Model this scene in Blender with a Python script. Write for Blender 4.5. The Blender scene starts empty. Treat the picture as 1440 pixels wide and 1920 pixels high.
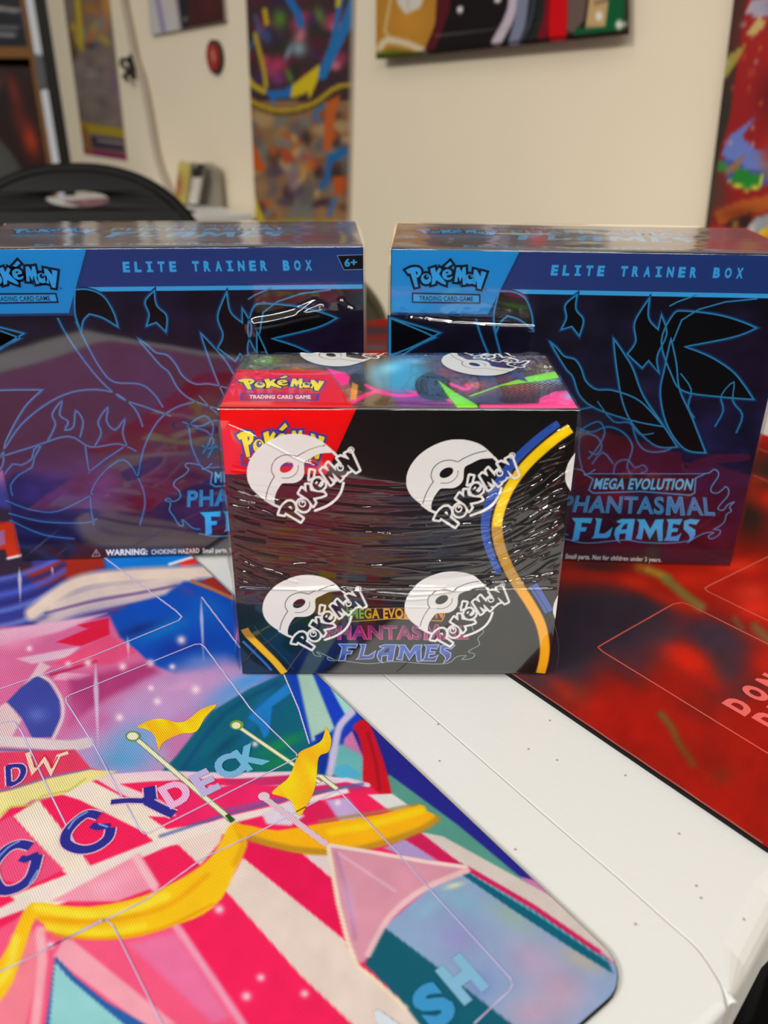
import bpy, math, random
import numpy as np
from mathutils import Matrix, Vector
from mathutils.geometry import tessellate_polygon

sc = bpy.context.scene
COL = sc.collection
random.seed(4)
RNG = np.random.default_rng(4)

# ------------------------------------------------------------------ camera
F, PITCH, ROLL, H = 1566.11, 0.47586, 0.0069, 0.23505
_c, _s = math.cos(PITCH), math.sin(PITCH)
_cr, _sr = math.cos(ROLL), math.sin(ROLL)
_X = np.array([1., 0, 0]); _D = np.array([0, -_s, -_c]); CF = np.array([0, _c, -_s])
CR = _cr * _X - _sr * _D
CD = _sr * _X + _cr * _D
CAM = np.array([0, 0, H])
cam_d = bpy.data.cameras.new('camera'); cam = bpy.data.objects.new('camera', cam_d); COL.objects.link(cam)
cam_d.sensor_fit = 'VERTICAL'; cam_d.sensor_height = 32.0
cam_d.lens = F / 1920 * 32.0
cam_d.clip_start = 0.01; cam_d.clip_end = 50
cam_d.dof.use_dof = True; cam_d.dof.focus_distance = 0.352; cam_d.dof.aperture_fstop = 8.2
cam.matrix_world = Matrix(((CR[0], -CD[0], -CF[0], CAM[0]), (CR[1], -CD[1], -CF[1], CAM[1]),
                           (CR[2], -CD[2], -CF[2], CAM[2]), (0, 0, 0, 1)))
sc.camera = cam

# ------------------------------------------------------------------ light
world = bpy.data.worlds.new('room_light'); sc.world = world; world.use_nodes = True
bg = world.node_tree.nodes['Background']
bg.inputs[0].default_value = (1.0, 0.975, 0.92, 1); bg.inputs[1].default_value = 0.36


def area(name, x, y, z, sx, sy, power, col=(1, .975, .925)):
    d = bpy.data.lights.new(name, 'AREA'); d.shape = 'RECTANGLE'; d.size = sx; d.size_y = sy
    d.energy = power; d.color = col
    o = bpy.data.objects.new(name, d); o.location = (x, y, z); COL.objects.link(o)
    return o


area('ceiling_panel_light', -1.0, 0.3, 1.9, .6, 1.2, 4)
area('ceiling_panel_light', 0.2, -0.9, 1.9, .6, 1.2, 7)
area('ceiling_panel_light', -2.2, -1.2, 1.9, .6, 1.2, 110)
for _x in (-1.8, -.6, .6, 1.8):
    area('ceiling_panel_light', _x, -2.7, 1.9, 1.0, .6, 46)
sc.view_settings.view_transform = 'Standard'; sc.view_settings.look = 'None'
sc.view_settings.gamma = 1.0; sc.view_settings.use_curve_mapping = False
sc.view_settings.exposure = -0.3
sc.cycles.transparent_max_bounces = 24

# ------------------------------------------------------------------ helpers


def lin(c):
    c = np.clip(np.asarray(c, float) / 255., 0, 1)
    return np.where(c <= .04045, c / 12.92, ((c + .055) / 1.055) ** 2.4)


def ray(px, py):
    a = (px - 720) / F; b = (py - 960) / F
    return CF + a * CR + b * CD


def proj(P):
    Q = np.asarray(P, float) - CAM
    d = np.maximum(Q @ CF, .02)
    return 720 + F * (Q @ CR) / d, 960 + F * (Q @ CD) / d


class Surf:
    """a flat face: local origin and axes inside a root frame (location + yaw)"""
    def __init__(s, o, u, v, n, loc=(0, 0, 0), yaw=0.):
        s.o, s.u, s.v, s.n = [np.array(q, float) for q in (o, u, v, n)]
        c, t = math.cos(yaw), math.sin(yaw)
        R = np.array([[c, -t, 0], [t, c, 0], [0, 0, 1]])
        s.O = R @ s.o + np.array(loc); s.U, s.V, s.N = R @ s.u, R @ s.v, R @ s.n

    def loc(s, u, v, off=0.):
        u = np.asarray(u, float)[..., None]; v = np.asarray(v, float)[..., None]
        off = np.asarray(off, float)[..., None]
        return s.o + u * s.u + v * s.v + off * s.n

    def wor(s, u, v, off=0.):
        u = np.asarray(u, float)[..., None]; v = np.asarray(v, float)[..., None]
        off = np.asarray(off, float)[..., None]
        return s.O + u * s.U + v * s.V + off * s.N

    def uv(s, px, py):
        d = ray(px, py); t = ((s.O - CAM) @ s.N) / (d @ s.N)
        q = CAM + d * t - s.O
        return np.array([q @ s.U, q @ s.V])

    def uvs(s, pts):
        return np.array([s.uv(*p) for p in pts])

    def px(s, u, v):
        return proj(s.wor(u, v))


def mesh_obj(name, verts, faces, mat, parent=None, cols=None, smooth=False):
    me = bpy.data.meshes.new(name)
    verts = np.asarray(verts, np.float32).reshape(-1, 3)
    if isinstance(faces, np.ndarray) and len(faces):
        k = faces.shape[1]; n = len(faces)
        me.vertices.add(len(verts)); me.vertices.foreach_set('co', verts.ravel())
        me.loops.add(n * k); me.loops.foreach_set('vertex_index', faces.astype(np.int32).ravel())
        me.polygons.add(n); me.polygons.foreach_set('loop_start', np.arange(0, n * k, k, dtype=np.int32))
        me.update(calc_edges=True)
    else:
        me.from_pydata([tuple(map(float, v)) for v in verts], [], [tuple(map(int, f)) for f in faces])
    me.validate()
    if cols is not None:
        a = me.color_attributes.new('Col', 'FLOAT_COLOR', 'POINT')
        c = np.ones((len(verts), 4), np.float32); c[:, :3] = cols
        a.data.foreach_set('color', c.ravel())
    if smooth:
        me.polygons.foreach_set('use_smooth', np.ones(len(me.polygons), bool))
    if mat: me.materials.append(mat)
    o = bpy.data.objects.new(name, me); COL.objects.link(o)
    if parent: o.parent = parent
    return o


def tag(o, label=None, cat=None, group=None, kind=None):
    if label: o['label'] = label
    if cat: o['category'] = cat
    if group: o['group'] = group
    if kind: o['kind'] = kind
    return o


def empty(name, loc=(0, 0, 0), yaw=0.):
    o = bpy.data.objects.new(name, None); o.empty_display_size = .02
    o.location = loc; o.rotation_euler = (0, 0, yaw); COL.objects.link(o)
    return o


def fix_normals(o):
    import bmesh
    b = bmesh.new(); b.from_mesh(o.data); bmesh.ops.recalc_face_normals(b, faces=b.faces); b.to_mesh(o.data); b.free()
    return o


# ------------------------------------------------------------------ materials
def principled(name, color=(200, 200, 200), rough=.5, spec=.5, attr=False, metal=0., coat=0.):
    m = bpy.data.materials.new(name); m.use_nodes = True
    nt = m.node_tree; b = nt.nodes['Principled BSDF']
    b.inputs['Roughness'].default_value = rough; b.inputs['Specular IOR Level'].default_value = spec
    b.inputs['Metallic'].default_value = metal; b.inputs['Coat Weight'].default_value = coat
    b.inputs['Base Color'].default_value = (*lin(color), 1)
    if attr:
        a = nt.nodes.new('ShaderNodeAttribute'); a.attribute_name = 'Col'
        nt.links.new(a.outputs['Color'], b.inputs['Base Color'])
    return m


def add_noise(m, scale=50, amount=.06, bump=0., detail=3, stretch=(1, 1, 1), dist=.001):
    """procedural mottling of colour and fine relief, in object space"""
    nt = m.node_tree; b = nt.nodes['Principled BSDF']
    tc = nt.nodes.new('ShaderNodeTexCoord'); mp = nt.nodes.new('ShaderNodeMapping'); mp.inputs['Scale'].default_value = stretch
    nz = nt.nodes.new('ShaderNodeTexNoise'); nz.inputs['Scale'].default_value = scale; nz.inputs['Detail'].default_value = detail
    nt.links.new(tc.outputs['Object'], mp.inputs[0]); nt.links.new(mp.outputs[0], nz.inputs['Vector'])
    if amount:
        mr = nt.nodes.new('ShaderNodeMapRange'); mr.inputs['To Min'].default_value = 1 - amount; mr.inputs['To Max'].default_value = 1 + amount
        nt.links.new(nz.outputs[0], mr.inputs[0])
        mx = nt.nodes.new('ShaderNodeVectorMath'); mx.operation = 'SCALE'
        src = b.inputs['Base Color']
        if src.links: nt.links.new(src.links[0].from_socket, mx.inputs[0])
        else: mx.inputs[0].default_value = src.default_value[:3]
        nt.links.new(mr.outputs[0], mx.inputs['Scale']); nt.links.new(mx.outputs[0], src)
    if bump:
        bp = nt.nodes.new('ShaderNodeBump'); bp.inputs['Strength'].default_value = bump; bp.inputs['Distance'].default_value = dist
        nt.links.new(nz.outputs[0], bp.inputs['Height']); nt.links.new(bp.outputs[0], b.inputs['Normal'])
    return m


M_wall = add_noise(principled('painted_wall', (246, 231, 204), .75, .25), 9, .02, .15, 6)
M_wall2 = add_noise(principled('far_wall_paint', (120, 98, 74), .8, .2), 6, .05)
M_floor = add_noise(principled('dark_carpet', (15, 15, 16), .95, .1), 300, .3, .5)
M_dark = add_noise(principled('dark_room_wall', (26, 23, 21), .9, .2), 4, .2)
M_plastic = add_noise(principled('white_moulded_plastic', (228, 228, 226), .42, .45), 420, .012, .10, 4, dist=.0006)
# fine dirt specks on the plastic
nt = M_plastic.node_tree; b = nt.nodes['Principled BSDF']
vo = nt.nodes.new('ShaderNodeTexVoronoi'); vo.voronoi_dimensions = '2D'; vo.inputs['Scale'].default_value = 85
tc = nt.nodes.new('ShaderNodeTexCoord'); nt.links.new(tc.outputs['Object'], vo.inputs['Vector'])
cmp_ = nt.nodes.new('ShaderNodeMapRange'); cmp_.inputs['From Min'].default_value = .02; cmp_.inputs['From Max'].default_value = .06
nt.links.new(vo.outputs['Distance'], cmp_.inputs[0])
hs = nt.nodes.new('ShaderNodeSeparateColor'); nt.links.new(vo.outputs['Color'], hs.inputs[0])
gt = nt.nodes.new('ShaderNodeMath'); gt.operation = 'LESS_THAN'; gt.inputs[1].default_value = .84
nt.links.new(hs.outputs[0], gt.inputs[0])
mxm = nt.nodes.new('ShaderNodeMath'); mxm.operation = 'MAXIMUM'
nt.links.new(cmp_.outputs[0], mxm.inputs[0]); nt.links.new(gt.outputs[0], mxm.inputs[1])
mixc = nt.nodes.new('ShaderNodeMix'); mixc.data_type = 'RGBA'
old = b.inputs['Base Color'].links[0].from_socket
mixc.inputs[6].default_value = (.30, .27, .24, 1)
nt.links.new(mxm.outputs[0], mixc.inputs[0]); nt.links.new(old, mixc.inputs[7]); nt.links.new(mixc.outputs[2], b.inputs['Base Color'])

M_cloth = principled('printed_cloth', rough=.92, spec=.12, attr=True)
# woven relief
nt = M_cloth.node_tree; b = nt.nodes['Principled BSDF']
tc = nt.nodes.new('ShaderNodeTexCoord'); mp = nt.nodes.new('ShaderNodeMapping'); mp.inputs['Rotation'].default_value = (0, 0, .93)
w1 = nt.nodes.new('ShaderNodeTexWave'); w1.inputs['Scale'].default_value = 420; w1.bands_direction = 'X'
w2 = nt.nodes.new('ShaderNodeTexWave'); w2.inputs['Scale'].default_value = 420; w2.bands_direction = 'Y'
ad = nt.nodes.new('ShaderNodeMath'); ad.operation = 'ADD'
nt.links.new(tc.outputs['Object'], mp.inputs[0]); nt.links.new(mp.outputs[0], w1.inputs[0]); nt.links.new(mp.outputs[0], w2.inputs[0])
nt.links.new(w1.outputs['Fac'], ad.inputs[0]); nt.links.new(w2.outputs['Fac'], ad.inputs[1])
bp = nt.nodes.new('ShaderNodeBump'); bp.inputs['Strength'].default_value = .45; bp.inputs['Distance'].default_value = .0004
nt.links.new(ad.outputs[0], bp.inputs['Height']); nt.links.new(bp.outputs[0], b.inputs['Normal'])
M_card = principled('printed_card', rough=.28, spec=.45, attr=True)
M_paper = principled('printed_paper', rough=.45, spec=.35, attr=True)
M_board = principled('dark_box_board', (16, 15, 24), .3, .45)
M_rubber = add_noise(principled('black_rubber', (20, 19, 19), .85, .2), 400, .2)
M_black = add_noise(principled('black_chair_plastic', (7, 7, 7), .5, .22), 300, .1, .1)
M_greych = add_noise(principled('charcoal_chair_plastic', (58, 56, 52), .55, .4), 300, .1)
M_olive = add_noise(principled('olive_grey_chair_plastic', (92, 86, 68), .5, .4), 300, .1)
M_metal = principled('grey_steel_tube', (120, 120, 122), .4, .5, metal=.8)
M_wood = add_noise(principled('brown_shelf_wood', (140, 95, 45), .6, .3), 12, .2, stretch=(1, 1, 8))
M_white = principled('white_upright', (240, 243, 248), .4, .4)
M_grey = add_noise(principled('grey_band', (105, 105, 108), .6, .3), 40, .2)
M_blackp = principled('black_trim', (28, 23, 17), .5, .3)
M_cord = principled('pale_cord', (176, 164, 146), .6, .3)
M_clip = principled('dark_clip_metal', (70, 66, 60), .4, .5, metal=.6)


def film_material(name, ior=1.55, rough=.05, ink=.88):
    m = bpy.data.materials.new(name); m.use_nodes = True; nt = m.node_tree
    nt.nodes.clear()
    out = nt.nodes.new('ShaderNodeOutputMaterial')
    # clear sheet: sees through, and mirrors more and more towards grazing angles
    tr = nt.nodes.new('ShaderNodeBsdfTransparent'); gl = nt.nodes.new('ShaderNodeBsdfGlossy'); gl.inputs['Roughness'].default_value = rough
    fr = nt.nodes.new('ShaderNodeFresnel'); fr.inputs['IOR'].default_value = ior
    mx = nt.nodes.new('ShaderNodeAddShader')
    mr = nt.nodes.new('ShaderNodeMapRange'); mr.inputs['To Min'].default_value = 1.0; mr.inputs['To Max'].default_value = .6
    nt.links.new(fr.outputs[0], mr.inputs[0]); nt.links.new(mr.outputs[0], tr.inputs[0]); nt.links.new(fr.outputs[0], gl.inputs[0])
    nt.links.new(tr.outputs[0], mx.inputs[0]); nt.links.new(gl.outputs[0], mx.inputs[1])
    at = nt.nodes.new('ShaderNodeAttribute'); at.attribute_name = 'Col'
    sp = nt.nodes.new('ShaderNodeSeparateColor'); nt.links.new(at.outputs['Color'], sp.inputs[0])
    mu = nt.nodes.new('ShaderNodeMath'); mu.operation = 'MULTIPLY'; mu.inputs[1].default_value = ink
    nt.links.new(sp.outputs[0], mu.inputs[0])
    pr = nt.nodes.new('ShaderNodeBsdfPrincipled'); pr.inputs['Base Color'].default_value = (.86, .86, .85, 1); pr.inputs['Roughness'].default_value = .3
    m2 = nt.nodes.new('ShaderNodeMixShader')
    nt.links.new(mu.outputs[0], m2.inputs[0]); nt.links.new(mx.outputs[0], m2.inputs[1]); nt.links.new(pr.outputs[0], m2.inputs[2])
    nt.links.new(m2.outputs[0], out.inputs[0])
    return m


M_film = film_material('clear_shrink_film', 1.85, .05)
M_film2 = film_material('clear_box_film', 1.9, .04)

# ------------------------------------------------------------------ 2-D painting tools


def spline(pts, n=8, closed=False):
    P = [np.array(p, float) for p in pts]
    if len(P) < 3: return np.array(P)
    out = []; N = len(P); rng = range(N if closed else N - 1)
    for i in rng:
        if closed: a, b_, c, d = P[i - 1], P[i], P[(i + 1) % N], P[(i + 2) % N]
        else: a, b_, c, d = P[max(i - 1, 0)], P[i], P[i + 1], P[min(i + 2, N - 1)]
        for k in range(n):
            t = k / n
            out.append(.5 * (2 * b_ + (c - a) * t + (2 * a - 5 * b_ + 4 * c - d) * t * t + (3 * b_ - a - 3 * c + d) * t ** 3))
    if not closed: out.append(P[-1])
    return np.array(out)


def ell(cx, cy, rx, ry, ang=0., n=28, a0=0., a1=2 * math.pi):
    t = np.linspace(a0, a1, n, endpoint=(abs(a1 - a0) < 6.28))
    x, y = rx * np.cos(t), ry * np.sin(t); c, s = math.cos(ang), math.sin(ang)
    return np.stack([cx + x * c - y * s, cy + x * s + y * c], 1)


def vnoise(x, y, seed=0):
    """smooth value noise"""
    x = np.asarray(x, float); y = np.asarray(y, float)
    xi = np.floor(x).astype(np.int64); yi = np.floor(y).astype(np.int64)
    xf = x - xi; yf = y - yi; xf = xf * xf * (3 - 2 * xf); yf = yf * yf * (3 - 2 * yf)

    def h(a, b_):
        n = (a * 374761393 + b_ * 668265263 + seed * 974711) & 0x7fffffff
        n = ((n ^ (n >> 13)) * 1274126177) & 0x7fffffff
        return ((n ^ (n >> 16)) & 0xffff) / 65535.
    return (h(xi, yi) * (1 - xf) + h(xi + 1, yi) * xf) * (1 - yf) + (h(xi, yi + 1) * (1 - xf) + h(xi + 1, yi + 1) * xf) * yf


def seg_dist(X, Y, P, closed):
    d = np.full(X.shape, 1e9)
    n = len(P)
    for i in range(n if closed else n - 1):
        a = P[i]; b_ = P[(i + 1) % n]; e = b_ - a; L = e @ e
        if L < 1e-18: continue
        t = np.clip(((X - a[0]) * e[0] + (Y - a[1]) * e[1]) / L, 0, 1)
        d = np.minimum(d, (X - a[0] - t * e[0]) ** 2 + (Y - a[1] - t * e[1]) ** 2)
    return np.sqrt(d)


def inside(X, Y, P):
    r = np.zeros(X.shape, bool); n = len(P)
    for i in range(n):
        x1, y1 = P[i]; x2, y2 = P[(i + 1) % n]
        if y1 == y2: continue
        r ^= ((y1 > Y) != (y2 > Y)) & (X < (x2 - x1) * (Y - y1) / (y2 - y1) + x1)
    return r


KCARD = 1.25                                           # ink strength on the glossy card


class Canvas:
    """colours of a fine grid of vertices on a surface, painted in sRGB"""
    def __init__(s, surf, UU, VV, base=(128, 128, 128)):
        s.surf, s.UU, s.VV = surf, UU, VV
        s.X, s.Y = surf.px(UU, VV)
        s.c = np.empty(UU.shape + (3,)); s.c[:] = base

    def _win(s, P, pad):
        lo = P.min(0) - pad; hi = P.max(0) + pad
        m = (s.X > lo[0]) & (s.X < hi[0]) & (s.Y > lo[1]) & (s.Y < hi[1])
        ii = np.where(m.any(1))[0]; jj = np.where(m.any(0))[0]
        if len(ii) == 0: return None
        return slice(ii[0], ii[-1] + 1), slice(jj[0], jj[-1] + 1)

    def put(s, w, m, col):
        m = m[..., None]
        if callable(col): col = col(s.X[w], s.Y[w])
        s.c[w] = s.c[w] * (1 - m) + np.asarray(col, float) * m

    def poly(s, pts, col, soft=3., a=1., sm=0):
        P = np.array(pts, float)
        if sm: P = spline(P, sm, True)
        w = s._win(P, soft + 2)
        if w is None: return
        X, Y = s.X[w], s.Y[w]
        d = seg_dist(X, Y, P, True); d = np.where(inside(X, Y, P), d, -d)
        m = np.clip(.5 + d / max(soft, .5), 0, 1); m = m * m * (3 - 2 * m)
        s.put(w, m * a, col)

    def line(s, pts, wd, col, soft=2., a=1., sm=0):
        P = np.array(pts, float)
        if sm: P = spline(P, sm)
        w = s._win(P, wd + soft + 2)
        if w is None: return
        d = seg_dist(s.X[w], s.Y[w], P, False)
        s.put(w, np.clip(.5 + (wd / 2 - d) / max(soft, .5), 0, 1) * a, col)

    def blob(s, cx, cy, rx, ry, col, a=1., ang=0., pw=1.):
        R = max(rx, ry) * 1.8
        w = s._win(np.array([[cx - R, cy - R], [cx + R, cy + R]]), 0)
        if w is None: return
        X, Y = s.X[w] - cx, s.Y[w] - cy; c, t = math.cos(ang), math.sin(ang)
        q = ((X * c + Y * t) / rx) ** 2 + ((-X * t + Y * c) / ry) ** 2
        s.put(w, np.exp(-q ** pw * 1.4) * a, col)

    def noise(s, scale, amp, seed=0, sx=1., sy=1.):
        n = vnoise(s.X / scale * sx, s.Y / scale * sy, seed) + .5 * vnoise(s.X / scale * 2.1 * sx, s.Y / scale * 2.1 * sy, seed + 5) - .75
        s.c = s.c * (1 + amp * n[..., None])

    def mesh(s, name, mat, parent, off=0., k=1.):
        k = k * (KCARD if mat.name == 'printed_card' else 1.)
        nv, nu = s.UU.shape
        V = s.surf.loc(s.UU, s.VV, np.zeros_like(s.UU) + off).reshape(-1, 3)
        i = np.arange(nv * nu).reshape(nv, nu)
        f = np.stack([i[:-1, :-1], i[:-1, 1:], i[1:, 1:], i[1:, :-1]], -1).reshape(-1, 4)
        return mesh_obj(name, V, f, mat, parent, np.minimum(lin(s.c.reshape(-1, 3)) * k, .93))

    def sheet(s, name, mat, parent, off, thick, k=1., edge=(200, 195, 185)):
        """painted front, plain back and edges: one mesh with real thickness"""
        nv, nu = s.UU.shape
        A = s.surf.loc(s.UU, s.VV, np.zeros_like(s.UU) + off).reshape(-1, 3)
        i = np.arange(nv * nu).reshape(nv, nu)
        ring = np.concatenate([i[0, :], i[1:, -1], i[-1, -2::-1], i[-2:0:-1, 0]])
        B = A[ring] - s.surf.n * thick
        n = len(ring); b0 = nv * nu
        f = [tuple(q) for q in np.stack([i[:-1, :-1], i[:-1, 1:], i[1:, 1:], i[1:, :-1]], -1).reshape(-1, 4)]
        for q in range(n): f.append((ring[q], b0 + q, b0 + (q + 1) % n, ring[(q + 1) % n]))
        f.append(tuple(b0 + q for q in range(n - 1, -1, -1)))
        cols = np.concatenate([lin(s.c.reshape(-1, 3)) * k, np.tile(lin(edge), (n, 1))])
        return mesh_obj(name, np.concatenate([A, B]), f, mat, parent, cols)


_txt = {}


def text_mesh(st, bold=0.):
    """outlines of Blender's built-in lettering, normalised to a unit box"""
    k = (st, bold)
    if k in _txt: return _txt[k]
    cu = bpy.data.curves.new('t', 'FONT'); cu.body = st; cu.offset = bold; cu.resolution_u = 4; cu.space_character = 1.08
    ob = bpy.data.objects.new('t', cu); COL.objects.link(ob)
    dg = bpy.context.evaluated_depsgraph_get()
    me = ob.evaluated_get(dg).to_mesh()
    v = np.array([q.co[:2] for q in me.vertices]); f = [tuple(p.vertices) for p in me.polygons]
    ob.evaluated_get(dg).to_mesh_clear()
    bpy.data.objects.remove(ob); bpy.data.curves.remove(cu)
    lo, hi = v.min(0), v.max(0)
    _txt[k] = ((v - lo) / (hi - lo), f)
    return _txt[k]


class Ink:
    """flat printed shapes on a surface, each layer a hair above the one below"""
    def __init__(s, surf, base=3e-5, step=1.5e-5):
        s.surf, s.base, s.step = surf, base, step
        s.v, s.f, s.c, s.o = [], [], [], []

    def _col(s, col, P):
        if callable(col): return lin(np.array([col(*p) for p in P]))
        return np.tile(lin(col), (len(P), 1))

    def raw(s, P, faces, col, layer):
        n0 = len(s.v)
        s.v += [tuple(p) for p in P]; s.o += [s.base + layer * s.step] * len(P)
        s.c += list(s._col(col, P)); s.f += [tuple(n0 + i for i in q) for q in faces]

    def poly(s, P, col, layer=0, sm=0, holes=()):
        P = np.array(P, float)
        if sm: P = spline(P, sm, True)
        loops = [P] + [np.array(h, float) for h in holes]
        tris = tessellate_polygon([[Vector((*q, 0)) for q in L] for L in loops])
        A = np.concatenate(loops)
        s.raw(A, tris, col, layer)

    def stroke(s, P, w, col, layer=0, sm=0, closed=False, taper=0.):
        P = np.array(P, float)
        if sm: P = spline(P, sm, closed)
        if closed and np.hypot(*(P[0] - P[-1])) < 1e-9: P = P[:-1]
        keep = [0] + [i for i in range(1, len(P)) if np.hypot(*(P[i] - P[i - 1])) > 1e-7]
        P = P[keep]; n = len(P)
        if n < 2: return
        e = np.roll(P, -1, 0) - P
        if not closed: e[-1] = e[-2]
        e /= np.linalg.norm(e, axis=1)[:, None] + 1e-15
        p = np.roll(e, 1, 0)
        if not closed: p[0] = e[0]
        q = np.stack([-(e + p)[:, 1], (e + p)[:, 0]], 1); q /= np.linalg.norm(q, axis=1)[:, None] + 1e-12
        cs = np.maximum(np.abs(q[:, 0] * -e[:, 1] + q[:, 1] * e[:, 0]), .45)[:, None]
        wv = np.full((n, 1), w / 2)
        if taper: wv = wv * (1 - taper * np.abs(2 * np.arange(n) / max(n - 1, 1) - 1))[:, None]
        A = np.concatenate([P - q * wv / cs, P + q * wv / cs])
        f = [(i, (i + 1) % n, n + (i + 1) % n, n + i) for i in range(n if closed else n - 1)]
        s.raw(A, f, col, layer)

    def text(s, st, quad, col, layer=0, bold=0.):
        v, f = text_mesh(st, bold)
        bl, br, tr, tl = [np.array(q, float) for q in quad]
        x, y = v[:, :1], v[:, 1:]
        P = bl * (1 - x) * (1 - y) + br * x * (1 - y) + tr * x * y + tl * (1 - x) * y
        s.raw(P, f, col, layer)

    def set_name(s, quad, fill, edge, layer, lw, bold):
        bl, br, tr, tl = [np.array(q, float) for q in quad]
        at = lambda x, y: bl * (1 - x) * (1 - y) + br * x * (1 - y) + tr * x * y + tl * (1 - x) * y
        for st, a, b_ in (('PHANTAS', 0, .672), ('AL', .815, 1)):
            q = [at(a, 0), at(b_, 0), at(b_, 1), at(a, 1)]
            s.text(st, q, edge, layer, bold + .022); s.text(st, q, fill, layer + 1, bold)
        M = [(0, 0), (.2, 0), (.24, .6), (.44, .12), (.56, .12), (.76, .6), (.8, 0), (1, 0), (.9, 1), (.72, 1), (.5, .46), (.28, 1), (.1, 1)]
        P = np.array([at(.686 + .118 * x, y) for x, y in M])
        s.poly(P, fill, layer + 1); s.stroke(P, lw, edge, layer + 2, closed=True)

    def build(s, name, mat, parent):
        k = KCARD if mat.name == 'printed_card' else 1.
        V = s.surf.loc(np.array(s.v)[:, 0], np.array(s.v)[:, 1], np.array(s.o))
        o = mesh_obj(name, V, s.f, mat, parent, np.minimum(np.array(s.c) * k, .93))
        s.v, s.f, s.c, s.o = [], [], [], []
        return o


def prism(name, P2, z0, z1, mat, parent=None, frame=None, holes=()):
    """extruded outline; frame(u, v, w) -> point"""
    loops = [np.array(P2, float)] + [np.array(h, float) for h in holes]
    tris = tessellate_polygon([[Vector((*q, 0)) for q in L] for L in loops])
    A = np.concatenate(loops); n = len(A)
    fr = frame or (lambda u, v, w: (u, v, w))
    V = [fr(p[0], p[1], z0) for p in A] + [fr(p[0], p[1], z1) for p in A]
    f = [tuple(t) for t in tris] + [tuple(n + i for i in t) for t in tris]
    o = 0
    for L in loops:
        m = len(L)
        for i in range(m): f.append((o + i, o + (i + 1) % m, n + o + (i + 1) % m, n + o + i))
        o += m
    return fix_normals(mesh_obj(name, V, f, mat, parent))


def tube(name, P, r, mat, parent=None, n=10):
    P = [Vector(p) for p in P]; V, f = [], []
    for i, p in enumerate(P):
        d = (P[min(i + 1, len(P) - 1)] - P[max(i - 1, 0)]).normalized()
        a = d.orthogonal().normalized() if abs(d.z) > .99 else d.cross(Vector((0, 0, 1))).normalized()
        b_ = d.cross(a)
        for k in range(n):
            t = 2 * math.pi * k / n; V.append(p + r * (math.cos(t) * a + math.sin(t) * b_))
    for i in range(len(P) - 1):
        for k in range(n): f.append((i * n + k, i * n + (k + 1) % n, (i + 1) * n + (k + 1) % n, (i + 1) * n + k))
    f.append(tuple(range(n - 1, -1, -1))); f.append(tuple(len(V) - n + k for k in range(n)))
    return fix_normals(mesh_obj(name, V, f, mat, parent, smooth=True))


def box(name, lo, hi, mat, parent=None, bevel=0.):
    import bmesh
    b = bmesh.new(); bmesh.ops.create_cube(b, size=1)
    for v in b.verts:
        v.co = Vector([lo[i] if v.co[i] < 0 else hi[i] for i in range(3)])
    if bevel: bmesh.ops.bevel(b, geom=b.edges[:], offset=bevel, segments=2, affect='EDGES')
    me = bpy.data.meshes.new(name); b.to_mesh(me); b.free(); me.materials.append(mat)
    o = bpy.data.objects.new(name, me); COL.objects.link(o)
    if parent: o.parent = parent
    return o


def grid(u0, u1, nu, v0, v1, nv):
    return np.meshgrid(np.linspace(u0, u1, nu), np.linspace(v0, v1, nv))


def quad_grid(Q, nu, nv):
    """Q: bl br tr tl in surface coordinates"""
    x, y = np.meshgrid(np.linspace(0, 1, nu), np.linspace(0, 1, nv)); x = x[..., None]; y = y[..., None]
    bl, br, tr, tl = [np.array(q) for q in Q]
    P = bl * (1 - x) * (1 - y) + br * x * (1 - y) + tr * x * y + tl * (1 - x) * y
    return P[..., 0], P[..., 1]


FLOOR = -0.735
# ------------------------------------------------------------------ the room
W0 = np.array([-.22, 1.74]); wd = np.array([.62, -.785]); wd /= np.hypot(*wd)
wn = np.array([wd[1], -wd[0]])                       # towards the camera
WALL = Surf((W0[0], W0[1], 0), (wd[0], wd[1], 0), (0, 0, 1), (wn[0], wn[1], 0))
UEND = WALL.uv(112, 165)[0]


def wall_frame(u, v, w):
    return WALL.loc(u, v, w)


tag(prism('wall_back', [(UEND, FLOOR), (3.2, FLOOR), (3.2, 1.95), (UEND, 1.95)], -.12, 0, M_wall, None, wall_frame), kind='structure')
tag(prism('floor', [(-3.5, -3.4), (3.6, -3.4), (3.6, 3.7), (-3.5, 3.7)], FLOOR - .05, FLOOR, M_floor), kind='structure')
tag(box('wall_left', (-3.5, 3.35, FLOOR), (-.9, 3.45, 1.95), M_wall2), kind='structure')
tag(box('wall_front', (-3.5, -3.5, FLOOR), (3.6, -3.4, 1.95), M_dark), kind='structure')

# ------------------------------------------------------------------ folding table (two moulded halves)
TT = -.002
TBL = Surf((0, 0, TT), (1, 0, 0), (0, 1, 0), (0, 0, 1))
TOP = Surf((0, 0, 0), (1, 0, 0), (0, 1, 0), (0, 0, 1))
seam = TBL.uvs([(720, 1265), (860, 1387), (1035, 1540), (1150, 1638), (1250, 1727), (1304, 1775), (1338, 1822), (1357, 1858), (1366, 1884)])
t_dir = (seam[0] - seam[2]); t_dir /= np.hypot(*t_dir)
far_pt = np.array(TBL.uv(706, 597))
far_dir = np.array([.755, .656]); far_dir /= np.hypot(*far_dir)
# where the seam meets the far edge
A_ = np.array([t_dir, -far_dir]).T; k_ = np.linalg.solve(A_, far_pt - seam[0])
seam_far = seam[0] + t_dir * k_[0]
near_dir = np.array([.66, .75]); near_dir /= np.hypot(*near_dir)
notch = seam[-1]
near_left = np.array([.79, .613])
SEAM = np.concatenate([[seam_far], [seam[0] + t_dir * .25], spline(seam, 4)])


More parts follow.
